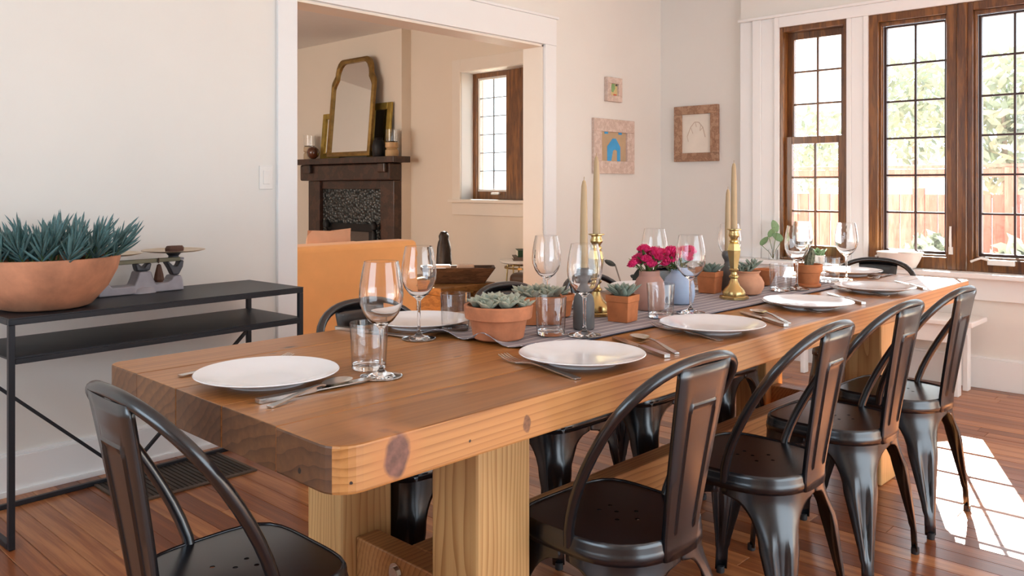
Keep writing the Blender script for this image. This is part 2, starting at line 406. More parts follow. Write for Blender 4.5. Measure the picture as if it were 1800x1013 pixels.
# window wall: openings for the double-hung pair and the casement pair
W1 = (2.158, 2.624); W2 = (1.468, 2.019); W3 = (0.917, 1.468); W4 = (0.312, 0.778)
WZ0, WZ1 = 0.69, 2.30
mb = MB()
GD = (-2.1, -.45)               # unseen glazed doors, added to let a pool of sun onto the floor
mb.box(XW, XW + .2, GD[1], 2.93, 0, WZ0).box(XW, XW + .2, YB, 2.93, WZ1, H_CEIL).box(XW, XW + .2, YB, GD[0], 0, WZ1)
for a, b_ in ((GD[1], W4[0]), (W4[1], W3[0]), (W2[1], W1[0]), (W1[1], 2.93)): mb.box(XW, XW + .2, a, b_, WZ0, WZ1)
struct(mb.obj('wall_front', WALL), 'window wall of the dining room')
struct(MB().box(5.60, 5.80, 2.93, YW, 0, H_CEIL).obj('wall_corner', WALL), 'short wall beside the windows')
# walls behind the camera, with openings added for the fill lamps
mb = MB().box(XB, XW, YB - .2, YB, 0, .1).box(XB, XW, YB - .2, YB, 2.35, H_CEIL).box(XB, .2, YB - .2, YB, .1, 2.35).box(3.6, XW, YB - .2, YB, .1, 2.35)
struct(mb.obj('wall_right', WALL))
mb = MB().box(XB - .2, XB, YB, 9.4, 0, .75).box(XB - .2, XB, YB, 9.4, 2.35, H_CEIL).box(XB - .2, XB, YB, .3, .75, 2.35).box(XB - .2, XB, 2.9, 9.4, .75, 2.35)
struct(mb.obj('wall_back', WALL))
struct(MB().box(XB, 6.0, YB, 9.4, H_CEIL, H_CEIL + .1).obj('ceiling', CEIL), 'white ceiling of both rooms')
# living room shell
XL = 5.55
LW = (5.05, 5.876); LZ0, LZ1 = 1.072, 2.295
mb = MB().box(XL, XL + .3, YW2, LW[0], 0, H_CEIL).box(XL, XL + .3, LW[1], 9.2, 0, H_CEIL).box(XL, XL + .3, LW[0], LW[1], 0, LZ0).box(XL, XL + .3, LW[0], LW[1], LZ1, H_CEIL)
struct(mb.obj('wall_living_front', WALL_L))
struct(MB().box(5.43, XL, 6.63, 8.75, 0, H_CEIL).obj('wall_chimney', WALL_L), 'shallow chimney breast of the next room')
WALL_F = plain('living_far_lightened', (0.88, 0.84, 0.77), 0.65, vary=0.012, scale=3, spec=0.3)  # paint lightened in place of light on this weakly lit wall
struct(MB().box(XB, 6.0, 9.2, 9.4, 0, H_CEIL).obj('wall_living_far', WALL_F))
struct(MB().box(-.6, -.5, YW2, 9.2, 0, H_CEIL).obj('wall_living_left', WALL_L))

# door casing, jamb lining, baseboards
mb = MB().box(2.199, DX0, YW - .022, YW, 0, DZ + .003).box(DX1, 4.305, YW - .022, YW, 0, DZ + .003).box(2.199, 4.305, YW - .024, YW, DZ + .003, 2.318).box(2.185, 4.32, YW - .034, YW, 2.318, 2.335)
struct(mb.obj('trim_1', TRIM, bevel=.003), 'white casing around the wide doorway')
mb = MB().box(DX0, DX0 + .012, YW, YW2, 0, DZ).box(DX1 - .012, DX1, YW, YW2, 0, DZ).box(DX0, DX1, YW, YW2, DZ - .012, DZ)
JAMB = plain('jamb_paint', (0.86, 0.77, 0.66), 0.45, vary=0.01)
struct(mb.obj('trim_2', JAMB), 'lining of the doorway')
mb = MB().box(XB, 2.199, YW - .02, YW, 0, .15).box(XB, 2.199, YW - .012, YW, .15, .163).box(4.305, 5.6, YW - .02, YW, 0, .163)
struct(mb.obj('baseboard_left', TRIM, bevel=.002), 'white baseboard behind the console')
struct(MB().box(XB, 2.199, YW - .03, YW - .02, 0, .02).obj('trim_3', TRIM))
mb = MB().box(XW - .02, XW, GD[1], 2.93, 0, .176).box(XW - .012, XW, GD[1], 2.93, .176, .19)
struct(mb.obj('baseboard_front', TRIM, bevel=.002), 'tall white baseboard under the windows')
# window casings, stool and apron
mb = MB()
mb.box(XW - .012, XW, 2.826, 2.93, .69, 2.372)
mb.box(XW - .03, XW, 2.762, 2.826, .69, 2.372).box(XW - .018, XW, 2.66, 2.762, .69, 2.372).box(XW - .034, XW, W1[1], 2.66, .69, 2.372)
mb.box(XW - .026, XW, W2[1] + .03, W1[0] - .03, .69, 2.30).box(XW - .034, XW, W2[1], W2[1] + .03, .69, 2.30).box(XW - .034, XW, W1[0] - .03, W1[0], .69, 2.30)
mb.box(XW - .026, XW, W4[1], W3[0], .69, 2.30).box(XW - .026, XW, .05, W4[0], .69, 2.30)
mb.box(XW - .036, XW, .05, W1[1], 2.30, 2.372).box(XW - .05, XW, .0, 2.93, 2.372, 2.39)
struct(mb.obj('trim_4', TRIM, bevel=.003), 'white casing around the dining room windows')
struct(MB().box(5.385, XW + .1, -.1, 2.92, .66, .69).obj('trim_5', TRIM, bevel=.006), 'white window stool running under all the windows')
struct(MB().box(XW - .045, XW, -.1, 2.90, .525, .66).obj('trim_6', TRIM, bevel=.003), 'flat white apron under the window stool')

# ------------------------------------------------------------------ windows
def pane_mesh(w, h): return MB().box(-.002, .002, -w/2, w/2, -h/2, h/2).mesh('pane', PANE)
def lights(parent, x, y0, y1, z0, z1, nc, nr, bar, mat):
    """panes and glazing bars of one sash; every pane and every bar is a piece of its own"""
    w, h = (y1 - y0)/nc, (z1 - z0)/nr
    pm = pane_mesh(w - bar*.5, h - bar*.5)
    for i in range(nc):
        for j in range(nr):
            link('pane', pm, parent, loc=(x + .004, y0 + w*(i + .5), z0 + h*(j + .5)))
    for i in range(1, nc): MB().box(x - .008, x + .008, y0 + w*i - bar/2, y0 + w*i + bar/2, z0, z1).obj('muntin', mat, parent)
    for j in range(1, nr): MB().box(x - .0075, x + .0075, y0, y1, z0 + h*j - bar/2, z0 + h*j + bar/2).obj('muntin', mat, parent)
def rect_frame(mb, x0, x1, y0, y1, z0, z1, t, tt=None, tb=None):
    tt = tt or t; tb = tb or t
    mb.box(x0, x1, y0, y0 + t, z0, z1).box(x0, x1, y1 - t, y1, z0, z1).box(x0, x1, y0 + t, y1 - t, z1 - tt, z1).box(x0, x1, y0 + t, y1 - t, z0, z0 + tb)
    return mb
def double_hung(name, a, b_, label):
    w = struct(MB_empty(name), label)
    rect_frame(MB(), XW - .02, XW + .10, a, b_, WZ0, WZ1, .024, .035, .02).obj('frame', BROWN, w, bevel=.003)
    rect_frame(MB(), XW + .055, XW + .09, a + .024, b_ - .024, 1.50, WZ1 - .035, .045, .05, .04).obj('upper_sash', BROWN, w, bevel=.002)
    lights(w, XW + .072, a + .069, b_ - .069, 1.54, WZ1 - .085, 2, 3, .013, BROWN)
    rect_frame(MB(), XW + .012, XW + .05, a + .024, b_ - .024, WZ0 + .02, 1.54, .048, .05, .085).obj('lower_sash', BROWN, w, bevel=.002)
    lights(w, XW + .03, a + .072, b_ - .072, WZ0 + .105, 1.49, 2, 3, .013, BROWN)
    MB().box(XW + .0, XW + .02, (a + b_)/2 - .03, (a + b_)/2 + .03, WZ0 + .05, WZ0 + .068).obj('sash_lift', OUTL, w, bevel=.004)
def MB_empty(name):
    o = bpy.data.objects.new(name, None); COL.objects.link(o); o.empty_display_size = .05; return o
def casement(name, a, b_, label, hinge_hi=True):
    w = struct(MB_empty(name), label)
    rect_frame(MB(), XW - .02, XW + .12, a + .03, b_ - .0, WZ0, WZ1, .058, .05, .075).obj('frame', BROWN, w, bevel=.004)
    rect_frame(MB(), XW + .01, XW + .05, a + .088, b_ - .058, WZ0 + .075, WZ1 - .05, .012, .022, .012).obj('stop', BROWN, w, bevel=.002)
    rect_frame(MB(), XW + .05, XW + .085, a + .100, b_ - .070, WZ0 + .087, WZ1 - .072, .018, .014, .018).obj('sash', STEEL, w, bevel=.002)
    lights(w, XW + .068, a + .118, b_ - .088, WZ0 + .105, WZ1 - .086, 2, 6, .012, STEEL)
    # white latch on the frame and crank operator on the bottom rail
    ya = a + .062
    mb = MB(); mb.tube([(XW - .028, ya, .80), (XW - .034, ya, .87), (XW - .03, ya, .955)], [.007, .008, .006], 8)
    mb.box(XW - .026, XW - .018, ya - .012, ya + .012, .785, .83)
    mb.obj('latch', OUTL, w, smooth=50)
    yc = b_ - .17
    mb = MB(); mb.box(XW - .045, XW - .018, yc - .11, yc + .03, .735, .765)
    mb.tube([(XW - .05, yc + .02, .765), (XW - .06, yc + .06, .775), (XW - .055, yc + .10, .758), (XW - .05, yc + .115, .75)], [.008, .008, .007, .009], 8)
    mb.obj('crank', OUTL, w, smooth=50, bevel=.003)
double_hung('window_1', *W1, 'narrow double-hung window with dark wood sashes')
casement('window_2', *W2, 'leaded casement left of the dark post')
casement('window_3', *W3, 'leaded casement cut off by the picture edge')
double_hung('window_4', *W4, 'unseen double-hung window mirroring the first, added for its sun')  # unseen twin of the first window, added to let in sun patches
gd = struct(MB_empty('added_door'), 'unseen glazed doors added to let sun onto the floor')
rect_frame(MB(), XW, XW + .1, *GD, 0, WZ1, .06, .06, .03).box(XW, XW + .1, (GD[0]+GD[1])/2 - .05, (GD[0]+GD[1])/2 + .05, .03, WZ1 - .06).obj('frame', BROWN, gd)
MB().box(XW + .04, XW + .046, GD[0] + .06, GD[1] - .06, .03, WZ1 - .06).obj('pane', PANE, gd)
yp = W3[1]
mb = MB().box(XW - .038, XW + .12, yp - .03, yp + .03, WZ0 - .004, WZ1 + .002)
struct(mb.obj('trim_7', BROWN, bevel=.012, seg=3), 'dark wooden post between the two casements')
# living room window, deep white reveal
w = struct(MB_empty('window_5'), 'small leaded window of the next room')
XF = 5.703
MB().box(XF, XF + .09, LW[0], 5.425, LZ0, LZ1).box(XF, XF + .09, 5.825, LW[1], LZ0, LZ1).box(XF, XF + .09, 5.425, 5.825, LZ1 - .05, LZ1).box(XF, XF + .09, 5.425, 5.825, LZ0, LZ0 + .075).obj('frame', BROWN, w, bevel=.003)
MB().box(XF - .02, XF, LW[0], 5.24, LZ0, LZ1).obj('mullion', BROWN, w, bevel=.004)
rect_frame(MB(), XF + .02, XF + .06, 5.425, 5.825, LZ0 + .075, LZ1 - .05, .02).obj('sash', OUTL, w)
lights(w, XF + .04, 5.445, 5.805, LZ0 + .095, LZ1 - .07, 2, 6, .008, LEAD)
MB().box(XF - .03, XF, 5.50, 5.60, LZ0 + .045, LZ0 + .065).obj('crank', OUTL, w, bevel=.004)
MB().tube([(XF - .012, LW[0] + .03, LZ0 + .16), (XF - .02, LW[0] + .028, LZ0 + .22)], .009, 8).obj('latch', OUTL, w)
mb = MB().box(XL - .0, XF, LW[1] - .004, LW[1] + .0, LZ0, LZ1).box(XL, XF, LW[0], LW[0] + .004, LZ0, LZ1).box(XL, XF, LW[0], LW[1], LZ1 - .004, LZ1)
struct(mb.obj('trim_8', TRIM), 'white reveal of the small window')
TRIM_L = plain('living_trim_paint', (0.82, 0.76, 0.68), 0.45, vary=.01)
mb = rect_frame(MB(), XL - .02, XL, LW[0] - .12, LW[1] + .11, LZ0 - .02, LZ1 + .12, .11, .12, .02)
mb.box(XL - .06, XF, LW[0] - .14, LW[1] + .13, LZ0 - .03, LZ0).box(XL - .022, XL, LW[0] - .12, LW[1] + .11, LZ0 - .15, LZ0 - .03)
struct(mb.obj('trim_9', TRIM_L, bevel=.003), 'casing and sill of the small window')

# ------------------------------------------------------------------ outdoors
GROUND = plain('pale_paving', (0.50, 0.41, 0.31), 0.9, vary=.2, scale=3)
o = MB().box(5.8, 40, -20, 30, -.62, -.5).obj('ground', GROUND); struct(o, 'pale paved yard outside the windows')
FENCE = wood('red_fence', (0.22, 0.075, 0.055), (0.30, 0.11, 0.082), (0.38, 0.16, 0.125), mapscale=(10, 10, 1), rough=.8, rnd=.3)
fn = thing('garden_fence', 'weathered red board fence with a top rail outside the windows', 'fence', (8.6, 0, -.5))
for k in range(46):
    y = .6 + k*.115
    MB().box(-.012, .012, -.054, .054, 0, 1.62 if k % 9 else 1.68).obj('board', FENCE, fn, bevel=.003, loc=(R.uniform(-.004, .004), y, 0))
MB().box(-.055, -.013, .5, 5.95, 1.78, 1.86).obj('rail', FENCE, fn, bevel=.004)
MB().box(-.06, .03, .5, 5.95, 1.87, 1.90).obj('cap_rail', FENCE, fn, bevel=.004)
MB().box(-.05, -.013, .5, 5.95, .95, 1.05).obj('rail', FENCE, fn, bevel=.004)
for k in range(5): MB().box(-.075, -.0, .5 + k*1.33, .59 + k*1.33, 0, 1.87).obj('post', FENCE, fn, bevel=.004)
FOL = plain('sunlit_foliage', (0.25, 0.28, 0.21), 0.7, vary=.3, scale=6)
TRUNK = plain('bark', (0.28, 0.23, 0.19), .9, vary=.3, scale=12)
def tree(loc, rx, rz, zc, n, label, seed, cat='tree', nm='garden_tree'):
    rr = random.Random(seed)
    t = thing(nm, label, cat, loc, group='plants beyond the fence')
    MB().tube([(0, 0, 0), (.05, .03, zc*.5), (0, .05, zc + .2)], [.07, .055, .02], 8).obj('trunk', TRUNK, t, smooth=60)
    mb = MB()
    for _ in range(n):
        d = Vector((rr.gauss(0, 1), rr.gauss(0, 1), rr.gauss(0, 1))).normalized() * (rr.random() ** .4)
        c = Vector((d.x*rx, d.y*rx, zc + d.z*rz))
        u = Vector((rr.gauss(0, 1), rr.gauss(0, 1), rr.gauss(0, 1))).normalized()
        v = u.cross(Vector((rr.random(), rr.random(), rr.random() + .1))).normalized()
        l, wd = rr.uniform(.07, .13), rr.uniform(.025, .045)
        mb.add([c - u*l, c + v*wd, c + u*l, c - v*wd], [(0, 1, 2, 3)])
    f = mb.obj('foliage', FOL, t); f['kind'] = 'stuff'
tree((12.5, 3.9, -.5), .95, .8, 2.75, 900, 'loose grey-green tree behind the red fence, seen through the left casement', 3)
tree((9.95, 2.2, -.5), .62, .85, 2.3, 800, 'pale tree behind the red fence, seen through the right casement', 4)
tree((14.5, 6.2, -.5), 1.1, .8, 2.3, 700, 'distant tree seen through the double-hung window', 5)
tree((7.9, 2.35, -.5), .26, .26, 1.02, 260, 'leafy shrub in front of the red fence, low in the left casement', 6, 'shrub', 'garden_shrub')
tree((7.9, 1.66, -.5), .26, .25, .98, 260, 'leafy shrub in front of the red fence, low in the right casement', 8, 'shrub', 'garden_shrub')

# ------------------------------------------------------------------ dining table
TT = 0.785
TABX, TABY, TROT = 0.770, 1.098, -0.0135
TLEN, TWID, TTH = 3.315, 0.937, 0.080
T = thing('dining_table', 'long dining table of thick reclaimed honey-brown planks on square posts', 'table', (TABX, TABY, 0), TROT)
TWOOD = ringwood('table_wood', (0.18, 0.060, 0.013), (0.36, 0.142, 0.034), (0.50, 0.225, 0.064), 'X', 60.0, .06, .08, rough=.38, coat=.06, rnd=.55, contrast=.24, bmp=.05)
KNOTS = [((.117, -.0, .752), .032, (.17, .07, .05), (1.1, .35, .85), (.52, .21, .07)), ((.437, 0, .738), .013, (.20, .085, .04), (1.2, .5, .75), None),
         ((.285, 0, .737), .003, (.03, .015, .01), (1, .5, 1), None), ((.03, .006, .725), .0034, (.03, .015, .01), (1, 1, 1), None), ((.86, 0, .745), .003, (.05, .02, .01), (1, .5, 1), None), ((.0, .11, .727), .004, (.03, .015, .01), (.6, 1, .8), None),
         ((.40, .80, TT), .010, (.05, .022, .01), (.6, 1.6, .5), (.2, .08, .025)), ((.33, .76, TT), .006, (.05, .02, .01), (.5, 1.6, .5), None), ((.62, .40, TT), .008, (.06, .025, .01), (.5, 2.4, .5), None), ((.16, .60, TT), .006, (.06, .025, .01), (.5, 3.0, .5), None), ((.05, .36, TT), .006, (.06, .025, .01), (.6, 3.0, .5), None)]
add_spots(TWOOD, KNOTS)
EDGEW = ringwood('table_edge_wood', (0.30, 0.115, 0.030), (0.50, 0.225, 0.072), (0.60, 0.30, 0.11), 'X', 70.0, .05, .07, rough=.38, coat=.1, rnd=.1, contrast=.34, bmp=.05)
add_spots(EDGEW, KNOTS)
LEGW = ringwood('post_wood', (0.40, 0.19, 0.06), (0.60, 0.345, 0.135), (0.68, 0.43, 0.19), 'Z', 70.0, .075, .16, rough=.5, rnd=.08, contrast=.45)
BEAMW = ringwood('stretcher_wood', (0.22, 0.085, 0.026), (0.43, 0.20, 0.068), (0.55, 0.285, 0.105), 'X', 80.0, .04, .1, rough=.5, rnd=.1, contrast=.4)
ENDG_SHADE = ringwood('end_grain_shaded', (0.065, 0.026, 0.010), (0.135, 0.056, 0.020), (0.23, 0.10, 0.036), 'X', 42.0, .06, .1, rough=.5, rnd=.5, contrast=.3)  # end grain, darkened further to put the end face's shade into the colour
add_spots(ENDG_SHADE, [((.0, .11, .727), .005, (.02, .01, .006), (.6, 1, .8), None)])
ys = [0, .188, .384, .578, .772, TWID]
for i in range(5):
    a, b_ = ys[i] + (.0006 if i else 0), ys[i+1] - (.0006 if i < 4 else 0)
    jx = R.uniform(0, .0025)
    poly = []
    def arc(cx, cy, r, a0, a1, n=6): return [(cx + r*math.cos(a0 + (a1 - a0)*k/n), cy + r*math.sin(a0 + (a1 - a0)*k/n)) for k in range(n + 1)]
    if i == 0: poly += arc(.05, .05, .05, PI, 1.5*PI) + arc(TLEN - .03, .03, .03, 1.5*PI, 2*PI) + [(TLEN, b_), (jx, b_)]
    elif i == 4: poly += [(jx, a), (TLEN, a)] + arc(TLEN - .03, b_ - .03, .03, 0, PI/2) + arc(.03, b_ - .03, .03, PI/2, PI)
    else: poly += [(jx, a), (TLEN, a), (TLEN, b_), (jx, b_)]
    # a few cuts along the length keep the long faces regular
    pk = MB().prism(poly, TT - TTH, TT - R.uniform(0, .0006)).obj('plank', TWOOD, T, bevel=.0045 if i in (0, 4) else .002, seg=2)
    pk.data.materials.append(ENDG_SHADE); pk.data.materials.append(EDGEW)
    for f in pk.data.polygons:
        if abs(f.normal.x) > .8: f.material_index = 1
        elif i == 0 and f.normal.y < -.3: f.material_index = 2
lx0, lx1 = .446, TLEN - .485
for xx in (lx0, lx1 - .16):
    for yy in (.146, TWID - .146 - .15):
        MB().box(xx, xx + .16, yy, yy + .15, 0, TT - TTH).obj('post', LEGW, T, bevel=.008, seg=2)
SZ0, SZ1 = .20, .315
for xx in (lx0 + .046, lx1 - .16 + .046):
    MB().box(xx, xx + .068, .296, TWID - .296, SZ0, SZ1).obj('cross_stretcher', BEAMW, T, bevel=.004)
MB().box(lx0 + .115, lx1 - .115, TWID/2 - .036, TWID/2 + .036, SZ0, SZ1 - .001).obj('long_stretcher', BEAMW, T, bevel=.004)
bo = MB().tube([(lx0 + .046, TWID/2 + .01, .275), (lx0 + .036, TWID/2 + .01, .275)], .016, 8).tube([(lx0 + .047, TWID/2 + .01, .275), (lx0 + .043, TWID/2 + .01, .275)], .024, 16)
bo.obj('bolt', SILVER, T, smooth=40)

# ------------------------------------------------------------------ metal chairs
def seat_outline(k, n=44):
    pts = []
    for i in range(n):
        a = 2*PI*i/n; ca, sa = math.cos(a), math.sin(a)
        e = 4.6 if sa > 0 else 2.6
        q = (abs(ca)**e + abs(sa)**e) ** (-1.0/e)
        pts.append((ca*q*.178*k*(1.0 + .03*(sa > 0)*sa), sa*q*.178*k))
    return pts
def make_chair():
    root = thing('metal_chair', 'x', 'chair')
    # seat pan with its pierced holes, rolled rim and skirt
    zt = .452
    def zs(x, y):
        r = math.hypot(x, y)/.18
        return zt - .0035
    V2 = []; E2 = []
    def ring(pts):
        n0 = len(V2); V2.extend(Vector(p) for p in pts); E2.extend((n0 + i, n0 + (i + 1) % len(pts)) for i in range(len(pts)))
    ring(seat_outline(.955))
    holes = [(-.035, -.03), (.035, -.03), (0, 0), (0, -.06), (-.02, .035), (.02, .035)]
    for hx, hy in holes: ring([(hx + .0055*math.cos(2*PI*k/8), hy + .0055*math.sin(2*PI*k/8)) for k in range(8)])
    vs_, es_, fs_, *_ = delaunay_2d_cdt(V2, E2, [], 1, 1e-6)
    faces = []
    for f in fs_:
        cx = sum(vs_[i].x for i in f)/len(f); cy = sum(vs_[i].y for i in f)/len(f)
        if any(math.hypot(cx - hx, cy - hy) < .0045 for hx, hy in holes): continue
        faces.append(tuple(f))
    pan = MB().add([(p.x, p.y, zs(p.x, p.y)) for p in vs_], faces).add([(p.x, p.y, zs(p.x, p.y) - .002) for p in vs_], [tuple(reversed(f)) for f in faces])
    mb = MB()
    prof = [(.955, zt - .0035), (.962, zt - .001), (.975, zt + .0005), (.992, zt - .003), (1.0, zt - .010), (1.003, zt - .020), (1.008, zt - .024), (1.014, zt - .028), (1.016, zt - .045)]
    P = []; F = []; n = 44
    for k, z in prof: P += [(x, y, z) for x, y in seat_outline(k)]
    for i in range(len(prof) - 1):
        for k in range(n): F.append((i*n + k, i*n + (k+1) % n, (i+1)*n + (k+1) % n, (i+1)*n + k))
    mb.add(P, F)
    st = pan.obj('seat', CHAIR, root)
    mb.obj('seat_rim', CHAIR, st, smooth=40, solid=.002)
    # pressed sheet legs
    for sx in (-1, 1):
        for sy in (1, -1):
            P = []; F = []; NV = 19
            zl = [.425, .412, .40, .392, .384, .374, .36, .345, .325, .30, .27, .23, .19, .15, .115, .09, .075, .05, .012]
            for z in zl:
                t = (.425 - z)/.425
                cx = .1795 + .012*t
                cy = (.181 + .030*t) if sy > 0 else (.178 + .020*t)
                al = .074 + (.032 - .074)*min(1, (.27 - z)/.17) if z < .27 else .074
                if z < .09: al = .027
                if z >= .27: 
                    u = min(1, (z - .27)/.122)
                    d = (.178 - .074)*math.sqrt(max(0, 1 - u*u)); a = .178 - d
                    if z >= .392: a = .178
                else: a = al
                ax = a*1.0; ay = a*(1.0 if sy > 0 else .985)
                rf = min(.075 if sy < 0 else .055, a*.85)
                # path: end of the arm along x -> fillet -> end of the arm along y
                L1 = ax - rf; L2 = PI/2*rf; L3 = ay - rf; tot = L1 + L2 + L3
                g = 0.0
                if .085 < z < .31: g = .014*math.sin(PI*(z - .085)/.225)**.5
                for k in range(NV):
                    q = k/(NV - 1)*tot
                    if q < L1: x, y, nx, ny = ax - q, 0, 0, 1
                    elif q < L1 + L2:
                        th = (q - L1)/rf
                        x, y = rf - rf*math.sin(th), rf - rf*math.cos(th); nx, ny = math.sin(th), math.cos(th)
                    else: x, y, nx, ny = 0, rf + (q - L1 - L2), 1, 0
                    w_ = abs(k/(NV - 1) - .5)
                    gg = g*(1.0 if w_ < .14 else (.35 if w_ < .18 else 0))
                    x += nx*gg; y += ny*gg
                    qx, qy = cx - x, cy - y
                    wb = min(1, max(0, (z - .27)/.13)); wb = wb*wb*(3 - 2*wb)
                    ph_ = math.atan2(qy, qx); e_ = 4.6 if sy > 0 else 2.6
                    ro = .1782*(abs(math.cos(ph_))**e_ + abs(math.sin(ph_))**e_)**(-1/e_)*(1 + (.03*math.sin(ph_) if sy > 0 else 0)*abs(math.cos(ph_)))
                    kq = 1 + wb*(ro/math.hypot(qx, qy) - 1)
                    P.append((sx*qx*kq, sy*qy*kq, z))
            for i in range(len(zl) - 1):
                for k in range(NV - 1): F.append((i*NV + k, i*NV + k + 1, (i+1)*NV + k + 1, (i+1)*NV + k))
            lg = MB().add(P, F).obj('leg', CHAIR, root, smooth=60, solid=.003)
            cx, cy = sx*(.1905 - .011), sy*((.211 if sy > 0 else .197) - .011)
            MB().lathe([(0, 0), (.0115, 0), (.012, .004), (.0115, .02), (0, .02)], 12, (cx, cy, 0), n=3).obj('foot', RUBBER, lg, smooth=50)
    # hoop of round tube
    pts = []
    def lean(z): return -.008 - .229*max(0, (z - .43)/.405)**1.45
    zb = .685; hw, hh = .203, .838 - .685
    for i in range(8):
        q = i/7; z = .425 + (zb - .425)*q; pts.append((.172 + (hw - .172)*math.sin(q*PI/2), lean(z), z))
    arc_ = []
    for i in range(1, 24):
        a = PI*i/24; e = 2.5
        ca, sa = math.cos(a), math.sin(a); q = (abs(ca)**e + abs(sa)**e)**(-1/e)
        z = zb + hh*sa*q; arc_.append((hw*ca*q, lean(z), z))
    left = [(-x, y, z) for x, y, z in reversed(pts)]
    MB().tube(pts + arc_ + left, .0122, 12).obj('back_frame', CHAIR, root, smooth=60)
    # splat: tapering sheet with folded edges and a pressed outline
    mb = MB(); P = []; F = []
    vsl = sorted(set([k/16 for k in range(17)] + [.12, .14, .765, .785, .80, .815, .835]))
    cols = [-1, -.985, -.93, -.60, -.565, -.53, -.495, -.46, -.2, 0, .2, .46, .495, .53, .565, .60, .93, .985, 1]
    for v in vsl:
        z = .405 + (.828 - .405)*v
        hwid = .060 + (.093 - .060)*min(1, max(0, (v - .08)/.92))
        y = -.180 - .066*max(0, (v - .08)/.92)**1.1
        for cv in cols:
            dy = 0; ac = abs(cv)
            if ac == 1: dy = .012
            elif ac == .985: dy = .003
            if ac == .53 and .13 < v < .79: dy = -.0045
            if ac < .50 and .78 < v < .82: dy = -.0045*(1 if abs(v - .80) < .003 else .35)
            if ac == .495 and .76 < v < .79: dy = -.0045
            if ac == .53 and .78 < v < .81: dy = -.002
            P.append((cv*hwid, y + dy - .004*(1 - cv*cv), z))
    n = len(cols); rows = len(vsl) - 1
    for i in range(rows):
        for k in range(n - 1): F.append((i*n + k, i*n + k + 1, (i+1)*n + k + 1, (i+1)*n + k))
    mb.add(P, F).obj('splat', CHAIR, root, smooth=35, solid=.002)
    return root
chair0 = make_chair()
# (x, y of the top of the back, facing angle: 0 looks along +y)
chairs = [
 (1.56, .895, -.05, 'black metal chair nearest the camera on the right side of the table'),
 (2.16, .857, .0, 'second black metal chair from the front on the right side of the table'),
 (2.71, .854, -.05, 'third black metal chair from the front on the right side of the table'),
 (3.225, .835, -.05, 'black metal chair next to the sunlit floor, farthest on the right side'),
 (.579, 1.527, -PI/2 - .01, 'black metal chair at the near head of the table, cut off by the bottom edge'),
 (1.578, 2.145, PI + .02, 'black metal chair on the far side of the table in front of the orange sofa'),
 (2.205, 2.13, PI - .03, 'black metal chair on the far side of the table behind the round terracotta bowl'),
 (2.66, 2.11, PI, 'black metal chair on the far side of the table behind the tall brass candlestick'),
 (3.235, 2.12, PI, 'black metal chair on the far side of the table behind the pink carnations'),
 (4.24, 1.50, PI/2, 'black metal chair at the far head of the table near the windows'),
]
for i, (x, y, a, lab) in enumerate(chairs):
    c_ = chair0 if i == 0 else copy_tree(chair0)
    c_['label'] = lab; c_['group'] = 'black metal chairs around the table'
    off = Vector((0, -.25, 0)); off.rotate(Matrix.Rotation(a, 3, 'Z'))
    c_.location = (x - off.x, y - off.y, 0); c_.rotation_euler = (0, 0, a)

# ------------------------------------------------------------------ table runner
RUN = bpy.data.materials.new('striped_linen'); t_, N_, L_, b_s = nt(RUN)
setp(b_s, (.3, .29, .3), .9)
tc = N_.new('ShaderNodeTexCoord'); sp = N_.new('ShaderNodeSeparateXYZ'); L_.new(tc.outputs['UV'], sp.inputs[0])
mm = N_.new('ShaderNodeMath'); mm.operation = 'MULTIPLY'; mm.inputs[1].default_value = 11.0; L_.new(sp.outputs['Y'], mm.inputs[0])
fr = N_.new('ShaderNodeMath'); fr.operation = 'FRACT'; L_.new(mm.outputs[0], fr.inputs[0])
rp = ramp(N_, L_, fr.outputs[0], [(0.0, (.31, .295, .325)), (.72, (.33, .305, .335)), (.76, (.68, .65, .64)), (.86, (.68, .65, .64)), (.90, (.31, .295, .325))])
ed = N_.new('ShaderNodeMath'); ed.operation = 'LESS_THAN'; ed.inputs[1].default_value = .018; L_.new(sp.outputs['Y'], ed.inputs[0])
mx_ = N_.new('ShaderNodeMix'); mx_.data_type = 'RGBA'; L_.new(ed.outputs[0], mx_.inputs['Factor']); L_.new(rp.outputs[0], mx_.inputs[6]); mx_.inputs[7].default_value = (.03, .03, .05, 1)
nw = noise_node(N_, L_, 160, 2)
mxx = N_.new('ShaderNodeMix'); mxx.data_type = 'RGBA'; mxx.blend_type = 'MULTIPLY'; mxx.inputs['Factor'].default_value = .5
L_.new(mx_.outputs[2], mxx.inputs[6]); L_.new(nw.outputs['Color'], mxx.inputs[7]); L_.new(mx_.outputs[2], b_s.inputs['Base Color'])
bump(N_, L_, b_s, nw.outputs['Fac'], .3, .001)
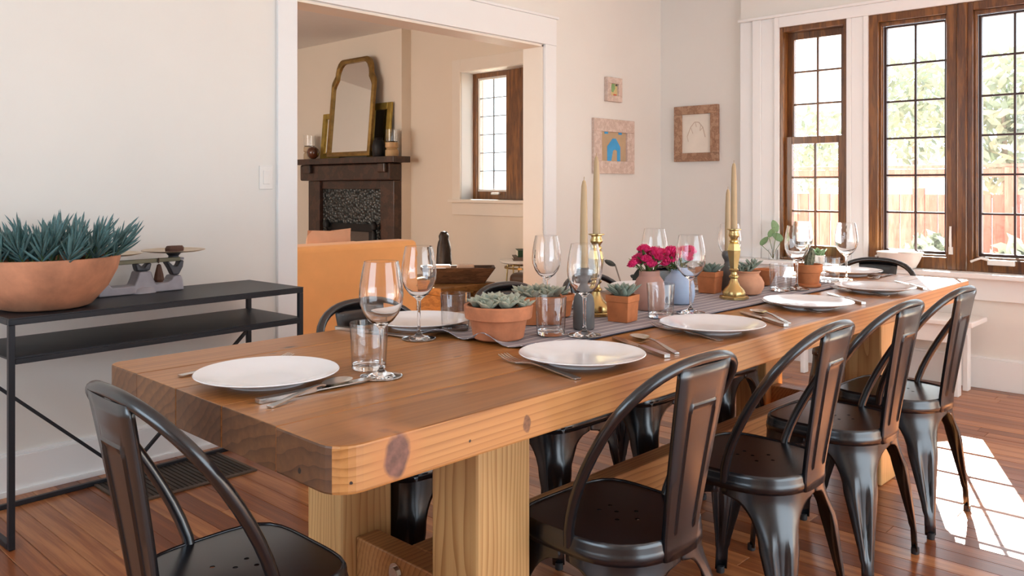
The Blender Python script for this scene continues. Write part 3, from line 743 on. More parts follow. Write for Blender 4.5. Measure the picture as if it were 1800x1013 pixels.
def make_runner():
    nx, ny = 130, 24; x0, x1, y0, y1 = 1.50, 3.62, 1.375, 1.765
    P = []; UV = []
    for i in range(nx + 1):
        for j in range(ny + 1):
            u, v = i/nx, j/ny
            x = x0 + (x1 - x0)*u; y = y0 + (y1 - y0)*v - .012*(u - .2)
            d = max(0, 1 - (x - x0)/.15)
            x += d*d*(.10*(1 - v) - .02*math.sin(v*6))
            z = TT + .0022 + d*d*.014*(1 + math.sin(v*15 + 1))*(.5 + .5*math.sin(v*3.1)) + .0012*(1 + math.sin(x*9 + y*20)*math.sin(y*31 + 2))
            y += .004*math.sin(x*11)
            P.append((x, y, z)); UV.append((u, v))
    F = [(i*(ny+1) + j, (i+1)*(ny+1) + j, (i+1)*(ny+1) + j + 1, i*(ny+1) + j + 1) for i in range(nx) for j in range(ny)]
    me = bpy.data.meshes.new('table_runner'); me.from_pydata(P, [], F); me.materials.append(RUN)
    ul = me.uv_layers.new(name='UVMap')
    for lp in me.loops: ul.data[lp.index].uv = UV[lp.vertex_index]
    me.polygons.foreach_set('use_smooth', [True]*len(me.polygons))
    o = link('table_runner', me, solid=.0015); o.modifiers['solid'].offset = -1
    tag(o, 'grey striped linen runner down the middle of the table', 'runner')
make_runner()

# ------------------------------------------------------------------ plates, glasses, cutlery
def plate_mesh():
    prof = [(0, .004), (.055, .0035), (.078, 0), (.083, .0), (.084, .004), (.115, .013), (.147, .0215), (.1495, .0235), (.148, .0250), (.115, .0175), (.085, .0090), (.05, .0078), (0, .0075)]
    return MB().lathe(prof, 56).mesh('dinner_plate', WHITEC, smooth=40)
PL = plate_mesh()
plates = [((.938, 1.59), 'large white plate at the near head of the table'), ((1.549, 1.227), 'white plate in front of the nearest chair on the right side'),
 ((2.144, 1.224), 'white plate in front of the second chair on the right side'), ((2.78, 1.22), 'white plate in front of the third chair on the right side'),
 ((3.368, 1.208), 'white plate in front of the farthest chair on the right side'), ((3.93, 1.53), 'white plate at the far head of the table'),
 ((1.615, 1.89), 'white plate on the far side behind the two tall wine glasses'), ((2.23, 1.875), 'white plate on the far side behind the round succulent bowl'),
 ((2.78, 1.87), 'white plate on the far side behind the brass candlestick and clay-pink vase'), ((3.36, 1.86), 'white plate on the far side behind the small square pot')]
for (x, y), lab in plates:
    tag(link('dinner_plate', PL, loc=(x, y, TT + .0003)), lab, 'plate', 'white dinner plates')
def wine_mesh():
    out = [(.0055, .104), (.012, .1115), (.026, .122), (.038, .138), (.0458, .158), (.048, .176), (.0465, .200), (.0425, .226), (.0375, .2495), (.0372, .2508), (.0364, .2505)]
    inn = [(.0414, .226), (.0454, .200), (.0469, .176), (.0446, .158), (.0368, .139), (.0248, .1245), (.011, .1155), (0, .1135)]
    foot = [(0, 0), (.040, 0), (.0455, .001), (.046, .0022), (.030, .0055), (.012, .0105), (.0055, .018), (.0042, .035), (.0042, .085), (.0055, .1038), (0, .1038)]
    return MB().lathe(out + inn, 40).mesh('bowl', GLASS, smooth=60), MB().lathe(foot, 32).mesh('stem', GLASS, smooth=60)
WG = wine_mesh()
wines = [((1.131, 1.45), 'wine glass nearest the camera beside the plate at the near head'), ((1.481, 1.735), 'wine glass on the far side in front of the orange sofa corner'),
 ((2.085, 1.80), 'wine glass on the far side left of the candles'), ((1.806, 1.422), 'wine glass in front of the grey candle holder'),
 ((2.62, 1.735), 'wine glass on the far side behind the pink carnations'), ((2.36, 1.425), 'wine glass in front of the pink flowers and blue vase'),
 ((3.2, 1.745), 'wine glass on the far side partly hidden by the second pair of candles'), ((3.19, 1.445), 'wine glass in front of the cactus'),
 ((3.72, 1.66), 'wine glass on the far side seen behind the cactus'), ((3.60, 1.41), 'wine glass by the far right plate, beside the dark window frame')]
for (x, y), lab in wines:
    t = thing('wine_glass', lab, 'wine glass', (x, y, TT + .0006 + (.0052 if 1.34 < y < 1.79 and 1.7 < x < 3.66 else 0)), 0, 'wine glasses')
    link('bowl', WG[0], t); link('stem', WG[1], t)
def tumbler_mesh():
    wall = [(.0390, .006), (.0435, .1035), (.0432, .1045), (.0422, .104), (.0378, .0125)]
    base = [(0, 0), (.037, 0), (.0385, .002), (.0388, .0058), (.0376, .0118), (.034, .0095), (0, .0088)]
    return MB().lathe(wall, 40).mesh('wall', THIN, smooth=60), MB().lathe(base, 32).mesh('base', GLASS, smooth=50)
TB = tumbler_mesh()
tumb = [((1.166, 1.54), 'water tumbler behind the nearest wine glass'), ((1.625, 1.745), 'water tumbler left of the round succulent bowl'),
 ((1.755, 1.50), 'water tumbler in front of the long terracotta planter'), ((2.225, 1.45), 'water tumbler in front of the clay-pink vase'),
 ((3.11, 1.475), 'water tumbler between the pot-bellied pot and the cactus'), ((3.53, 1.455), 'water tumbler right of the cactus pot'),
 ((2.93, 1.742), 'water tumbler on the far side behind the pot-bellied pot')]
for (x, y), lab in tumb:
    t = thing('tumbler', lab, 'glass', (x, y, TT + .0006 + (.0052 if 1.34 < y < 1.79 and 1.5 < x < 3.66 else 0)), 0, 'water tumblers')
    link('wall', TB[0], t); link('base', TB[1], t)

def ribbon(path, widths, th):
    """flat cutlery shape in the x-z plane with width along y"""
    P = []; F = []
    n = len(path)
    for (x, z), w_ in zip(path, widths):
        P += [(x, -w_/2, z), (x, w_/2, z), (x, w_/2, z + th), (x, -w_/2, z + th)]
    for i in range(n - 1):
        a, b_ = i*4, (i+1)*4
        for k in range(4): F.append((a + k, a + (k+1) % 4, b_ + (k+1) % 4, b_ + k))
    F += [(3, 2, 1, 0), tuple((n-1)*4 + k for k in range(4))]
    return MB().add(P, F)
def knife_mesh():
    mb = ribbon([(0, .0005), (.004, .0), (.05, .0), (.098, .001), (.104, .001)], [.013, .016, .0155, .013, .012], .007)
    m2 = ribbon([(.104, .0025), (.125, .003), (.17, .003), (.205, .003), (.222, .003), (.23, .003)], [.012, .017, .0195, .019, .012, .002], .0018)
    mb.add(m2.v, m2.f); return mb.mesh('knife', SILVER, smooth=40)
def spoon_mesh():
    mb = ribbon([(0, .0005), (.004, .0), (.04, .003), (.09, .009), (.125, .010), (.138, .0075)], [.011, .014, .012, .0075, .006, .008], .0026)
    P = []; F = []; nr, ns = 6, 20
    for i in range(nr + 1):
        r = i/nr
        for k in range(ns):
            a = 2*PI*k/ns; x = .172 + .036*r*math.cos(a); y = .0215*r*math.sin(a)*(1 - .18*math.cos(a)*-1)
            P.append((x, y, .001 + .0085*r*r))
    for i in range(nr):
        for k in range(ns): F.append((i*ns + k, i*ns + (k+1) % ns, (i+1)*ns + (k+1) % ns, (i+1)*ns + k))
    mb.add(P, F); return mb.mesh('spoon', SILVER, smooth=50)
def fork_mesh():
    mb = ribbon([(0, .0005), (.004, .0), (.04, .002), (.09, .005), (.120, .006), (.138, .004), (.152, .002)], [.011, .014, .012, .0075, .0065, .014, .024], .0024)
    for k in range(4):
        y = -.0095 + k*.00635
        m2 = ribbon([(.150, .003), (.17, .0012), (.19, .003), (.206, .0075)], [.0042, .0036, .0032, .0018], .0018)
        mb.add([(a, b_ + y, c) for a, b_, c in m2.v], m2.f)
    return mb.mesh('fork', SILVER, smooth=40)
KM, SM, FM = knife_mesh(), spoon_mesh(), fork_mesh()
def cut(kind, tail, head, lab, dz=0.0):
    me = {'knife': KM, 'spoon': SM, 'fork': FM}[kind]
    a = Vector((tail[0], tail[1], 0)); d = Vector((head[0], head[1], 0)) - a
    o = link(kind, me, loc=(a.x, a.y, TT + .0006 + dz), rot=(0, 0, math.atan2(d.y, d.x)))
    k_ = {'knife': 1.22, 'spoon': 1.14, 'fork': 1.33}[kind]; o.scale = (k_, k_, k_)
    tag(o, lab, kind, 'cutlery on the table')
def pxz(x, y): p = at(x, y, TT); return (p.x, p.y)
a, b_ = pxz(452, 710), pxz(640, 672); cut('knife', a, b_, 'knife beside the spoon at the near head plate')
a2 = pxz(473, 718); cut('spoon', a2, pxz(612, 672), 'spoon lying at the near right of the head plate')
f0 = pxz(315, 663); cut('fork', f0, (f0[0] + b_[0] - a[0], f0[1] + b_[1] - a[1]), 'fork peeking out at the left of the head plate')
cut('fork', pxz(1017, 668), pxz(873, 628), 'fork left of the nearest plate on the right side')
cut('knife', pxz(1173, 630), pxz(1068, 592), 'knife right of the nearest plate on the right side')
cut('spoon', pxz(1190, 623), pxz(1100, 588), 'spoon right of the nearest plate on the right side')
cut('fork', pxz(1268, 600), pxz(1148, 574), 'fork left of the second plate on the right side')
cut('knife', pxz(1382, 575), pxz(1300, 550), 'knife right of the second plate on the right side')
cut('spoon', pxz(1387, 570), pxz(1318, 547), 'spoon right of the second plate on the right side')
cut('fork', pxz(1442, 551), pxz(1338, 531), 'fork left of the third plate on the right side')
cut('knife', pxz(1518, 536), pxz(1452, 517), 'knife right of the third plate on the right side')
cut('fork', pxz(1562, 522), pxz(1472, 509), 'fork left of the farthest plate on the right side')
cut('knife', pxz(1626, 510), pxz(1566, 494), 'knife right of the farthest plate on the right side')
cut('fork', (4.055, 1.38), (3.85, 1.375), 'fork beside the plate at the far head')
cut('knife', pxz(592, 579), pxz(700, 592), 'knife left of the plate in front of the orange sofa')
cut('fork', (1.80, 2.0), (1.80, 1.80), 'fork right of the plate in front of the orange sofa')
cut('knife', (2.60, 2.0), (2.60, 1.80), 'knife left of the plate behind the brass candlestick')
cut('knife', (3.18, 1.99), (3.18, 1.79), 'knife left of the plate behind the small square pot')

# ------------------------------------------------------------------ succulents and pots
def leaf_mesh(name, mat, l=1.0, w=.34, th=.16, tipw=.75, curve=.15, ns=6, nc=8):
    """fleshy pointed leaf along +z, unit length, broadest at tipw"""
    P = []; F = []
    for i in range(ns + 1):
        v = i/ns
        ww = w/2*(math.sin(PI*min(1, v**(.6/ tipw if tipw < 1 else .6)))**.7 if 0 < v < 1 else (.35 if v == 0 else .02))
        if v > .7: ww = w/2*(1 - (v - .7)/.3*.96)*math.sin(PI*.55) if i == ns else max(.02*w, w/2*(1 - ((v - .7)/.3)**1.3)*.95)
        if i == ns: ww = .015*w
        for k in range(nc):
            a = 2*PI*k/nc
            P.append((ww*math.cos(a), ww*math.sin(a)*th/w + curve*v*v, v*l))
    for i in range(ns):
        for k in range(nc): F.append((i*nc + k, i*nc + (k+1) % nc, (i+1)*nc + (k+1) % nc, (i+1)*nc + k))
    F.append(tuple(range(nc-1, -1, -1))); F.append(tuple(ns*nc + k for k in range(nc)))
    return MB().add(P, F).mesh(name, mat, smooth=60)
LF_AG = leaf_mesh('leaf', SUCC, w=.36, th=.17, curve=-.12)
LF_EC = leaf_mesh('leaf', SUCC2, w=.50, th=.24, curve=-.22)
LF_ST = leaf_mesh('leaf', SUCC, w=.24, th=.16, curve=-.10)
LF_BL = leaf_mesh('leaf', BLUEG, w=.105, th=.07, curve=-.10)
LF_GR = leaf_mesh('leaf', LEAFG, w=.20, th=.05, curve=-.2)
def rosette(parent, c, rad, n, me, lo=.12, hi=1.25, seed=1):
    rr = random.Random(seed)
    for i in range(n):
        q = i/(n - 1); az = i*2.39996 + rr.uniform(-.15, .15); tilt = lo + (hi - lo)*q**.8
        l = rad*(.62 + .42*q)*rr.uniform(.92, 1.08)
        o = link('leaf', me, parent)
        m = Matrix.Translation(c) @ Matrix.Rotation(az, 4, 'Z') @ Matrix.Rotation(tilt, 4, 'X') @ Matrix.Translation((0, 0, rad*.04)) @ Matrix.Diagonal((l, l, l, 1))
        o.matrix_local = m
def round_pot(prof, mat, loc, name, label, cat, seg=36, soil=None, **kw):
    t = thing(name, label, cat, loc)
    MB().lathe(prof, seg, **kw).obj('pot', mat, t, smooth=32)
    return t
Z0 = TT + .0055
# round terracotta bowl with pale rosettes
t = round_pot([(0, 0), (.062, 0), (.068, .004), (.0775, .053), (.0785, .0545), (.0885, .0555), (.090, .057), (.0935, .088), (.092, .091), (.084, .091), (.081, .075), (0, .074)], TERRA, (1.618, 1.568, Z0), 'potted_succulent', 'wide round terracotta bowl of pale rosettes at the near end of the runner', 'potted plant')
MB().lathe([(0, .078), (.079, .076)], 24).obj('soil', SOIL, t)
for k, (dx, dy, r) in enumerate([(-.045, .03, .036), (-.012, -.04, .04), (.03, -.02, .042), (.03, .04, .04), (-.01, .015, .045), (.06, .01, .034), (-.055, -.015, .034), (.0, .06, .034), (.035, -.06, .03)]):
    rosette(t, Vector((dx, dy, .080)), r*1.35, 11, LF_EC, lo=.10, hi=.85, seed=20 + k)
def square_pot(name, label, loc, w, h, mat, rz=0.0, ln=1.0):
    t = thing(name, label, 'potted plant', loc, rz)
    q = w/2*math.sqrt(2)
    prof = [(0, 0), (q*.86, 0), (q*.955, h*.74), (q*.965, h*.745), (q*1.0, h*.76), (q*1.01, h), (q*.88, h), (q*.84, h*.84), (0, h*.84)]
    MB().lathe(prof, 4, sx=1, sy=1, rot=PI/4).obj('pot', mat, t, bevel=.005, seg=3).scale = (ln, 1, 1)
    MB().lathe([(0, h*.90), (q*.85, h*.88)], 4, rot=PI/4).obj('soil', SOIL, t).scale = (ln, 1, 1)
    return t
t = square_pot('potted_succulent', 'long terracotta planter of rosettes behind the round bowl', (1.885, 1.655, Z0), .105, .082, TERRA2, -.75, 1.3)
for k, (dx, dy, r) in enumerate([(-.045, .0, .04), (.0, .015, .042), (.045, -.005, .04), (.02, -.03, .03), (-.02, -.03, .03)]): rosette(t, Vector((dx, dy, .074)), r*1.4, 11, LF_EC, lo=.08, hi=.8, seed=40 + k)
t = square_pot('potted_succulent', 'small square orange pot with an upright pointed succulent beside the near brass candlestick', (2.085, 1.495, Z0), .076, .079, TERRA2, .14)
rosette(t, Vector((0, 0, .064)), .068, 34, LF_AG, lo=.05, hi=.86, seed=60)
t = square_pot('potted_succulent', 'small square terracotta pot with a spiky succulent right of the blue vase', (2.865, 1.645, Z0), .076, .082, TERRA2, .1)
rosette(t, Vector((0, 0, .066)), .066, 30, LF_AG, lo=.05, hi=.82, seed=61)
t = round_pot([(0, 0), (.028, 0), (.034, .004), (.042, .05), (.043, .052), (.047, .053), (.048, .07), (.044, .071), (.041, .06), (0, .06)], TERRA2, (2.02, 1.69, Z0), 'potted_succulent', 'small terracotta pot mostly hidden behind the grey candle holder', 'potted plant')
rosette(t, Vector((0, 0, .062)), .05, 16, LF_AG, seed=62)
# pot-bellied pot
t = round_pot([(0, 0), (.040, 0), (.052, .006), (.064, .028), (.064, .046), (.054, .066), (.046, .074), (.046, .080), (.052, .088), (.050, .090), (.042, .084), (.038, .075), (0, .074)], TERRA3, (2.915, 1.518, Z0), 'potted_succulent', 'pot-bellied terracotta pot beside the second brass candlestick', 'potted plant')
for k, (dx, dy, r) in enumerate([(.0, -.0, .040), (.02, -.015, .04), (-.022, .012, .032), (.005, .02, .036)]): rosette(t, Vector((dx, dy, .076 + .018*(k == 1))), r*1.45, 13, LF_ST, lo=.05, hi=1.0, seed=70 + k)
t = round_pot([(0, 0), (.018, 0), (.022, .003), (.046, .062), (.048, .064), (.046, .066), (.041, .06), (0, .056)], TERRA2, (3.235, 1.60, Z0), 'potted_succulent', 'flared terracotta cup just right of the pot-bellied pot', 'potted plant')
MB().lathe([(0, .058), (.038, .055)], 20).obj('soil', SOIL, t)
# cactus pot
t = round_pot([(0, 0), (.046, 0), (.050, .003), (.050, .012), (.042, .014), (.049, .058), (.050, .059), (.055, .060), (.057, .090), (.055, .092), (.049, .091), (.047, .078), (0, .077)], TERRA2, (3.31, 1.452, Z0), 'potted_cactus', 'round banded terracotta pot with a leaning cactus', 'potted plant')
CACT = plain('cactus_green', (.16, .17, .11), .8, vary=.4, scale=90, bmp=.8)
P = []; F = []
for i in range(9):
    v = i/8; r = .019*math.sin(PI*(.18 + .80*v))**.6 if i < 8 else .002
    for k in range(24):
        a = 2*PI*k/24; rr_ = r*(1 + .13*math.cos(8*a))
        P.append((rr_*math.cos(a) + .012*v, rr_*math.sin(a) - .01*v, .074 + .085*v))
for i in range(8):
    for k in range(24): F.append((i*24 + k, i*24 + (k+1) % 24, (i+1)*24 + (k+1) % 24, (i+1)*24 + k))
MB().add(P, F).obj('cactus', CACT, t, smooth=60)
MB().lathe([(0, .080), (.046, .078)], 20).obj('soil', SOIL, t)

# ------------------------------------------------------------------ vases with flowers
def carnation_mesh(name, rr):
    P = []; F = []; ns = 30
    layers = [(1.08, .0, .55), (1.0, .22, .62), (.82, .42, .66), (.62, .56, .68), (.42, .66, .70), (.2, .72, .70)]
    for li, (rad, top, base) in enumerate(layers):
        n0 = len(P)
        for j, (q, zz) in enumerate([(.15, -.35), (.55, -.10), (.85, .45), (1.0, 1.0)]):
            for k in range(ns):
                a = 2*PI*k/ns
                ru = 1 + (.20*math.sin(7*a + li*2) + .14*math.sin(12*a + li*1.3) + rr.uniform(-.10, .10))*q*q
                z = -.45 + (top + .45)*zz + (.20*math.sin(8*a + li*1.7) + rr.uniform(-.12, .12))*q*q
                P.append((rad*q*ru*math.cos(a), rad*q*ru*math.sin(a), z))
        for j in range(3):
            for k in range(ns): F.append((n0 + j*ns + k, n0 + j*ns + (k+1) % ns, n0 + (j+1)*ns + (k+1) % ns, n0 + (j+1)*ns + k))
    return MB().add(P, F).mesh(name, PINK)
CARN = [carnation_mesh('bloom', random.Random(90 + k)) for k in range(3)]
def flower_vase(name, label, base, prof, mat, blooms, seed):
    """blooms: (px, py, radius m) seen in the photograph, given depth around the vase"""
    rr = random.Random(seed)
    t = thing(name, label, 'vase', base)
    MB().lathe(prof, 40).obj('vase', mat, t, smooth=45)
    top = max(z for r, z in prof)
    D0 = base[0]*CA + base[1]*SA
    for i, (x, y, r) in enumerate(blooms):
        D = D0 + rr.uniform(-.035, .035); l = (x - 900)/FOC*D
        p = Vector((D*CA + l*SA, D*SA - l*CA, EYE - (y - HOR)/FOC*D)) - Vector(base)
        s0 = Vector((rr.uniform(-.012, .012), rr.uniform(-.012, .012), top - .04))
        d = (p - s0); mid = s0 + d*.5 + Vector((0, 0, .02))
        st = MB().tube([s0, s0 + d*.3 + Vector((0, 0, .012)), mid, p - d.normalized()*r*.3], [.0018]*4, 6).obj('stem', LEAFG, t, smooth=60)
        bl = link('bloom', CARN[i % 3], t)
        ax = (d.normalized() + Vector((0, 0, .35))).normalized()
        m = ax.to_track_quat('Z', 'Y').to_matrix().to_4x4()
        bl.matrix_local = Matrix.Translation(p) @ m @ Matrix.Rotation(rr.uniform(0, 6), 4, 'Z') @ Matrix.Diagonal((r*1.15, r*1.15, r*1.15, 1))
        MB().lathe([(0, -1.35), (.26, -1.3), (.40, -.75), (.42, -.35), (.3, -.3)], 10).obj('calyx', LEAFG, t, smooth=60).matrix_local = Matrix.Translation(p) @ m @ Matrix.Diagonal((r*.8, r*.8, r*.8, 1))
        for q in (.35, .5, .66):
            lf = link('leaf', LF_GR, t); pp = s0 + d*q + Vector((0, 0, .008))
            dr = (d.normalized() + Vector((rr.uniform(-.8, .8), rr.uniform(-.8, .8), rr.uniform(-.1, .5)))).normalized()
            lf.matrix_local = Matrix.Translation(pp) @ dr.to_track_quat('Z', 'Y').to_matrix().to_4x4() @ Matrix.Diagonal((.05, .05, .05, 1))
    return t
flower_vase('flower_vase', 'clay-pink bottle vase of red-pink carnations on the runner', (2.345, 1.572, Z0),
    [(0, 0), (.047, 0), (.050, .003), (.051, .045), (.049, .082), (.044, .098), (.036, .108), (.034, .113), (.034, .126), (.033, .128), (.031, .126), (.031, .11), (.044, .09), (.047, .045), (.045, .006), (0, .005)], CLAYP,
    [(1132, 437, .016), (1124, 455, .021), (1111, 464, .013), (1151, 445, .023), (1165, 445, .017), (1144, 463, .017), (1136, 455, .014), (1158, 452, .014)], 11)
flower_vase('flower_vase', 'pale blue rounded vase of pink carnations behind the clay-pink vase', (2.535, 1.578, Z0),
    [(0, 0), (.044, 0), (.050, .004), (.056, .03), (.055, .062), (.046, .088), (.032, .102), (.029, .106), (.029, .116), (.027, .116), (.026, .104), (.042, .085), (.05, .06), (.05, .03), (.04, .008), (0, .007)], CLAYB,
    [(1178, 441, .018), (1178, 456, .018), (1170, 462, .014), (1206, 445, .019), (1213, 440, .018), (1199, 441, .018), (1208, 452, .017), (1190, 448, .016)], 12)

# ------------------------------------------------------------------ candles and holders
def brass(loc, h, label):
    t = thing('candlestick', label, 'candlestick', loc, .5)
    s = h/.215
    MB().lathe([(0, 0), (.052, 0), (.052, .008), (.048, .011), (0, .011)], 8, n=None).obj('base_plate', BRASS, t, smooth=30)
    prof = [(0, .010), (.040, .010), (.041, .020), (.036, .028), (.022, .040), (.015, .052), (.0125, .062), (.018, .066), (.018, .070), (.012, .074), (.011, .082), (.016, .086), (.017, .090), (.013, .094)]
    MB().lathe([(r, z*s) for r, z in prof], 28).obj('foot', BRASS, t, smooth=45)
    z0 = .092*s
    P = [(.015, z0), (.0265, z0 + .058*s), (.020, z0 + .078*s), (.014, z0 + .083*s)]
    MB().lathe([(0, P[0][1])] + P + [(0, P[-1][1])], 6).obj('shaft', BRASS, t, smooth=20)
    prof = [(.012, .172), (.017, .176), (.017, .180), (.012, .184), (.014, .188), (.0195, .194), (.0195, .200), (.016, .206), (.017, .211), (.026, .214), (.026, .216), (.010, .216), (.010, .205), (0, .205)]
    MB().lathe([(r, z*s) for r, z in prof], 28).obj('cup', BRASS, t, smooth=45)
def candle(loc, h, label, lean=0.0, r0=.0118):
    mb = MB().lathe([(0, 0), (r0, 0), (r0*.97, h*.3), (r0*.85, h*.7), (r0*.66, h*.93), (r0*.42, h*.985), (r0*.15, h), (0, h)], 20)
    mb.tube([(0, 0, h - .002), (.001, 0, h + .010)], .0011, 5)
    o = mb.obj('taper_candle', WAX, smooth=50, loc=loc); o.rotation_euler = (0, lean, 0)
    tag(o, label, 'candle', 'beige taper candles')
def stone_holder(loc, h, label):
    t = thing('candle_holder', label, 'candle holder', loc)
    prof = [(0, 0), (.029, 0), (.031, .004), (.031, .052), (.028, .066), (.018, .080), (.012, .090), (.013, .098), (.020, .108), (.023, .116), (.021, .126), (.014, .130), (.0118, .130), (.0118, .118), (0, .118)]
    MB().lathe([(r, z*h/.13) for r, z in prof], 32).obj('body', GREYC, t, smooth=50)
brass((2.125, 1.625, Z0), .256, 'tall brass candlestick left of the carnations')
candle((2.125, 1.625, Z0 + .244), .260, 'tall beige taper candle in the near brass candlestick', .0)
stone_holder((1.895, 1.495, Z0), .175, 'grey stoneware candle holder behind the front wine glass')
candle((1.895, 1.495, Z0 + .160), .266, 'beige taper candle in the near grey stoneware holder', .005)
brass((2.775, 1.495, Z0), .252, 'brass candlestick in front of the pot-bellied pot')
candle((2.775, 1.495, Z0 + .241), .252, 'tall beige taper candle in the far brass candlestick', -.004)
stone_holder((2.975, 1.63, Z0), .155, 'dark stoneware candle holder between the spiky square pot and the brass candlestick')
candle((2.975, 1.63, Z0 + .142), .255, 'beige taper candle half hidden behind the far brass candlestick', .01)

# ------------------------------------------------------------------ console table, bowl plant, scale
C0 = Vector((.872, 3.080, 0)); CROT = .0385
C = thing('console_table', 'slim black steel console with two shelves against the left wall', 'console table', C0, CROT)
CL, CD, CH, ct = 1.145, .425, .764, .02
MB().box(0, CL, 0, CD, CH - .004, CH).obj('top_panel', BLACK, C)
for (y0, y1) in ((0, ct), (CD - ct, CD)): MB().box(0, CL, y0, y1, CH - .024, CH - .0045).obj('rail', BLACK, C, bevel=.002)
for x0 in (0, CL - ct): MB().box(x0, x0 + ct, ct, CD - ct, CH - .024, CH - .0045).obj('rail', BLACK, C, bevel=.002)
for x0 in (0, CL - ct):
    for y0 in (0, CD - ct): MB().box(x0, x0 + ct, y0, y0 + ct, 0, CH - .024).obj('leg', BLACK, C, bevel=.002)
    MB().box(x0, x0 + ct, ct, CD - ct, 0, .02).obj('floor_bar', BLACK, C, bevel=.002)
MB().box(.0, CL, .002, CD - .002, .628, .634).obj('shelf', BLACK, C)
MB().box(ct, CL - ct, 0, .018, .610, .6275).obj('rail', BLACK, C, bevel=.002)
MB().box(ct, CL - ct, CD - .018, CD, .610, .6275).obj('rail', BLACK, C, bevel=.002)
MB().box(ct, CL - ct, CD - .018, CD, 0, .018).obj('floor_bar', BLACK, C, bevel=.002)
for xe in (ct, CL - ct):
    MB().bar((CL/2, CD - .009, .018), (xe, CD - .009, .53), .012, .014, (0, 1, 0)).obj('brace', BLACK, C)
# oval bowl of blue-green fingers
B = thing('bowl_planter', 'wide weathered terracotta bowl crowded with blue-green finger leaves on the console', 'potted plant', (1.045, 3.272, CH + .001))
BT = plain('old_terracotta', (.52, .235, .13), .85, vary=.3, scale=9, bmp=.2)
MB().lathe([(0, 0), (.125, 0), (.150, .008), (.205, .070), (.236, .13), (.246, .170), (.247, .180), (.240, .182), (.232, .176), (.225, .15), (0, .148)], 56, sy=.92).obj('bowl', BT, B, smooth=50)
MB().lathe([(0, .158), (.226, .152)], 32, sy=.92).obj('soil', SOIL, B)
rr = random.Random(5)
fill = MB(); lfm = LF_BL
for s_i in range(40):
    rad = .212*math.sqrt((s_i + .5)/40); az = s_i*2.39996
    c0 = Vector((rad*math.cos(az), rad*.9*math.sin(az), .15))
    out = rad/.212
    ln = Vector((math.cos(az)*out*.75 + rr.uniform(-.2, .2), math.sin(az)*out*.75 + rr.uniform(-.2, .2), 1)).normalized()
    hgt = rr.uniform(.05, .115)
    MB().tube([c0, c0 + ln*hgt], [.004, .003], 6).obj('stem', LEAFG, B, smooth=60)
    for k in range(18):
        q = (k + .5)/18; aa = k*2.39996 + s_i; tl = .10 + .95*(1 - q)
        d = (ln + Vector((math.cos(aa), math.sin(aa), rr.uniform(-.1, .1)))*math.tan(min(1.1, tl*.8))).normalized()
        l = rr.uniform(.065, .115)
        M = Matrix.Translation(c0 + ln*hgt*(.25 + .75*q)) @ d.to_track_quat('Z', 'Y').to_matrix().to_4x4() @ Matrix.Rotation(rr.uniform(0, 6), 4, 'Z') @ Matrix.Diagonal((l, l, l, 1))
        if k >= 11: link('leaf', lfm, B).matrix_local = M
        else: fill.add([M @ v.co for v in lfm.vertices], [tuple(p.vertices) for p in lfm.polygons])
fo = fill.obj('inner_leaves', BLUEG, B, smooth=60); fo['kind'] = 'stuff'
# balance scale
IRON = plain('painted_iron', (.36, .34, .37), .5, .1, vary=.1, scale=20, bmp=.05)
DIRON = plain('dark_iron', (.10, .10, .11), .5, .6, vary=.2)
RUST = plain('rusty_iron', (.10, .045, .028), .7, .2, vary=.3)
BPAN = plain('brushed_brass_pan', (.66, .52, .36), .3, 1.0)
S = thing('balance_scale', 'old grey iron balance scale with two thin pans on the console', 'scale', (1.455, 3.445, CH + .001), CROT)
def iron_side(pts, y0, y1, nm, mat):
    n = len(pts); P = [(x, y0, z) for x, z in pts] + [(x, y1, z) for x, z in pts]
    F = [tuple(range(n)), tuple(range(2*n - 1, n - 1, -1))] + [(i, (i+1) % n, n + (i+1) % n, n + i) for i in range(n)]
    return MB().add(P, F).obj(nm, mat, S, bevel=.006, seg=3)
iron_side([(-.185, 0), (.165, 0), (.160, .040), (.152, .062), (.122, .062), (.112, .046), (.095, .038), (.045, .036), (.033, .060), (.024, .088), (-.024, .088), (-.033, .060), (-.045, .034), (-.13, .034), (-.145, .05), (-.155, .062), (-.18, .062)], -.045, .03, 'base', IRON)
MB().lathe([(0, 0), (.06, 0), (.055, .02), (.03, .03), (0, .03)], 20, (0, -.02, 0), sy=.6).obj('boss', IRON, S, smooth=50)
iron_side([(-.026, .089), (.026, .089), (.034, .118), (.022, .122), (0, .100), (-.022, .122), (-.034, .118)], -.03, .01, 'fork', DIRON)
iron_side([(.125, .063), (.150, .063), (.168, .095), (.172, .122), (.155, .122), (.145, .10), (.128, .10), (.105, .122), (.095, .118), (.112, .09)], -.03, .01, 'fork', DIRON)
MB().box(-.185, .150, -.04, -.028, .121, .138).obj('beam', plain('beam_iron', (.16, .15, .10), .45, .7), S, bevel=.002)
MB().box(-.17, .175, -.024, .01, .124, .134).obj('beam', IRON, S, bevel=.002)
MB().lathe([(0, .134), (.022, .134), (.020, .142), (.034, .158), (0, .158)], 20, (.135, -.01, 0)).obj('pan_support', DIRON, S, smooth=40)
MB().lathe([(0, .134), (.022, .134), (.020, .142), (.034, .158), (0, .158)], 20, (-.135, -.01, 0)).obj('pan_support', DIRON, S, smooth=40)
for sx in (-1, 1):
    MB().lathe([(0, 0), (.10, .001), (.125, .007), (.1255, .009), (.10, .003), (0, .002)], 40, (sx*.135, -.01, .159)).obj('pan', BPAN, S, smooth=40)
MB().tube([(.053, -.046, .140), (.052, -.047, .118)], .003, 6).lathe([(0, .040), (.014, .041), (.021, .052), (.018, .072), (.008, .112), (0, .116)], 8, (.054, -.047, 0)).obj('hanging_weight', RUST, S, smooth=30)
mb = MB().lathe([(0, 0), (.040, 0), (.041, .012), (.034, .022), (0, .022)], 8, sx=1.0, sy=.62)
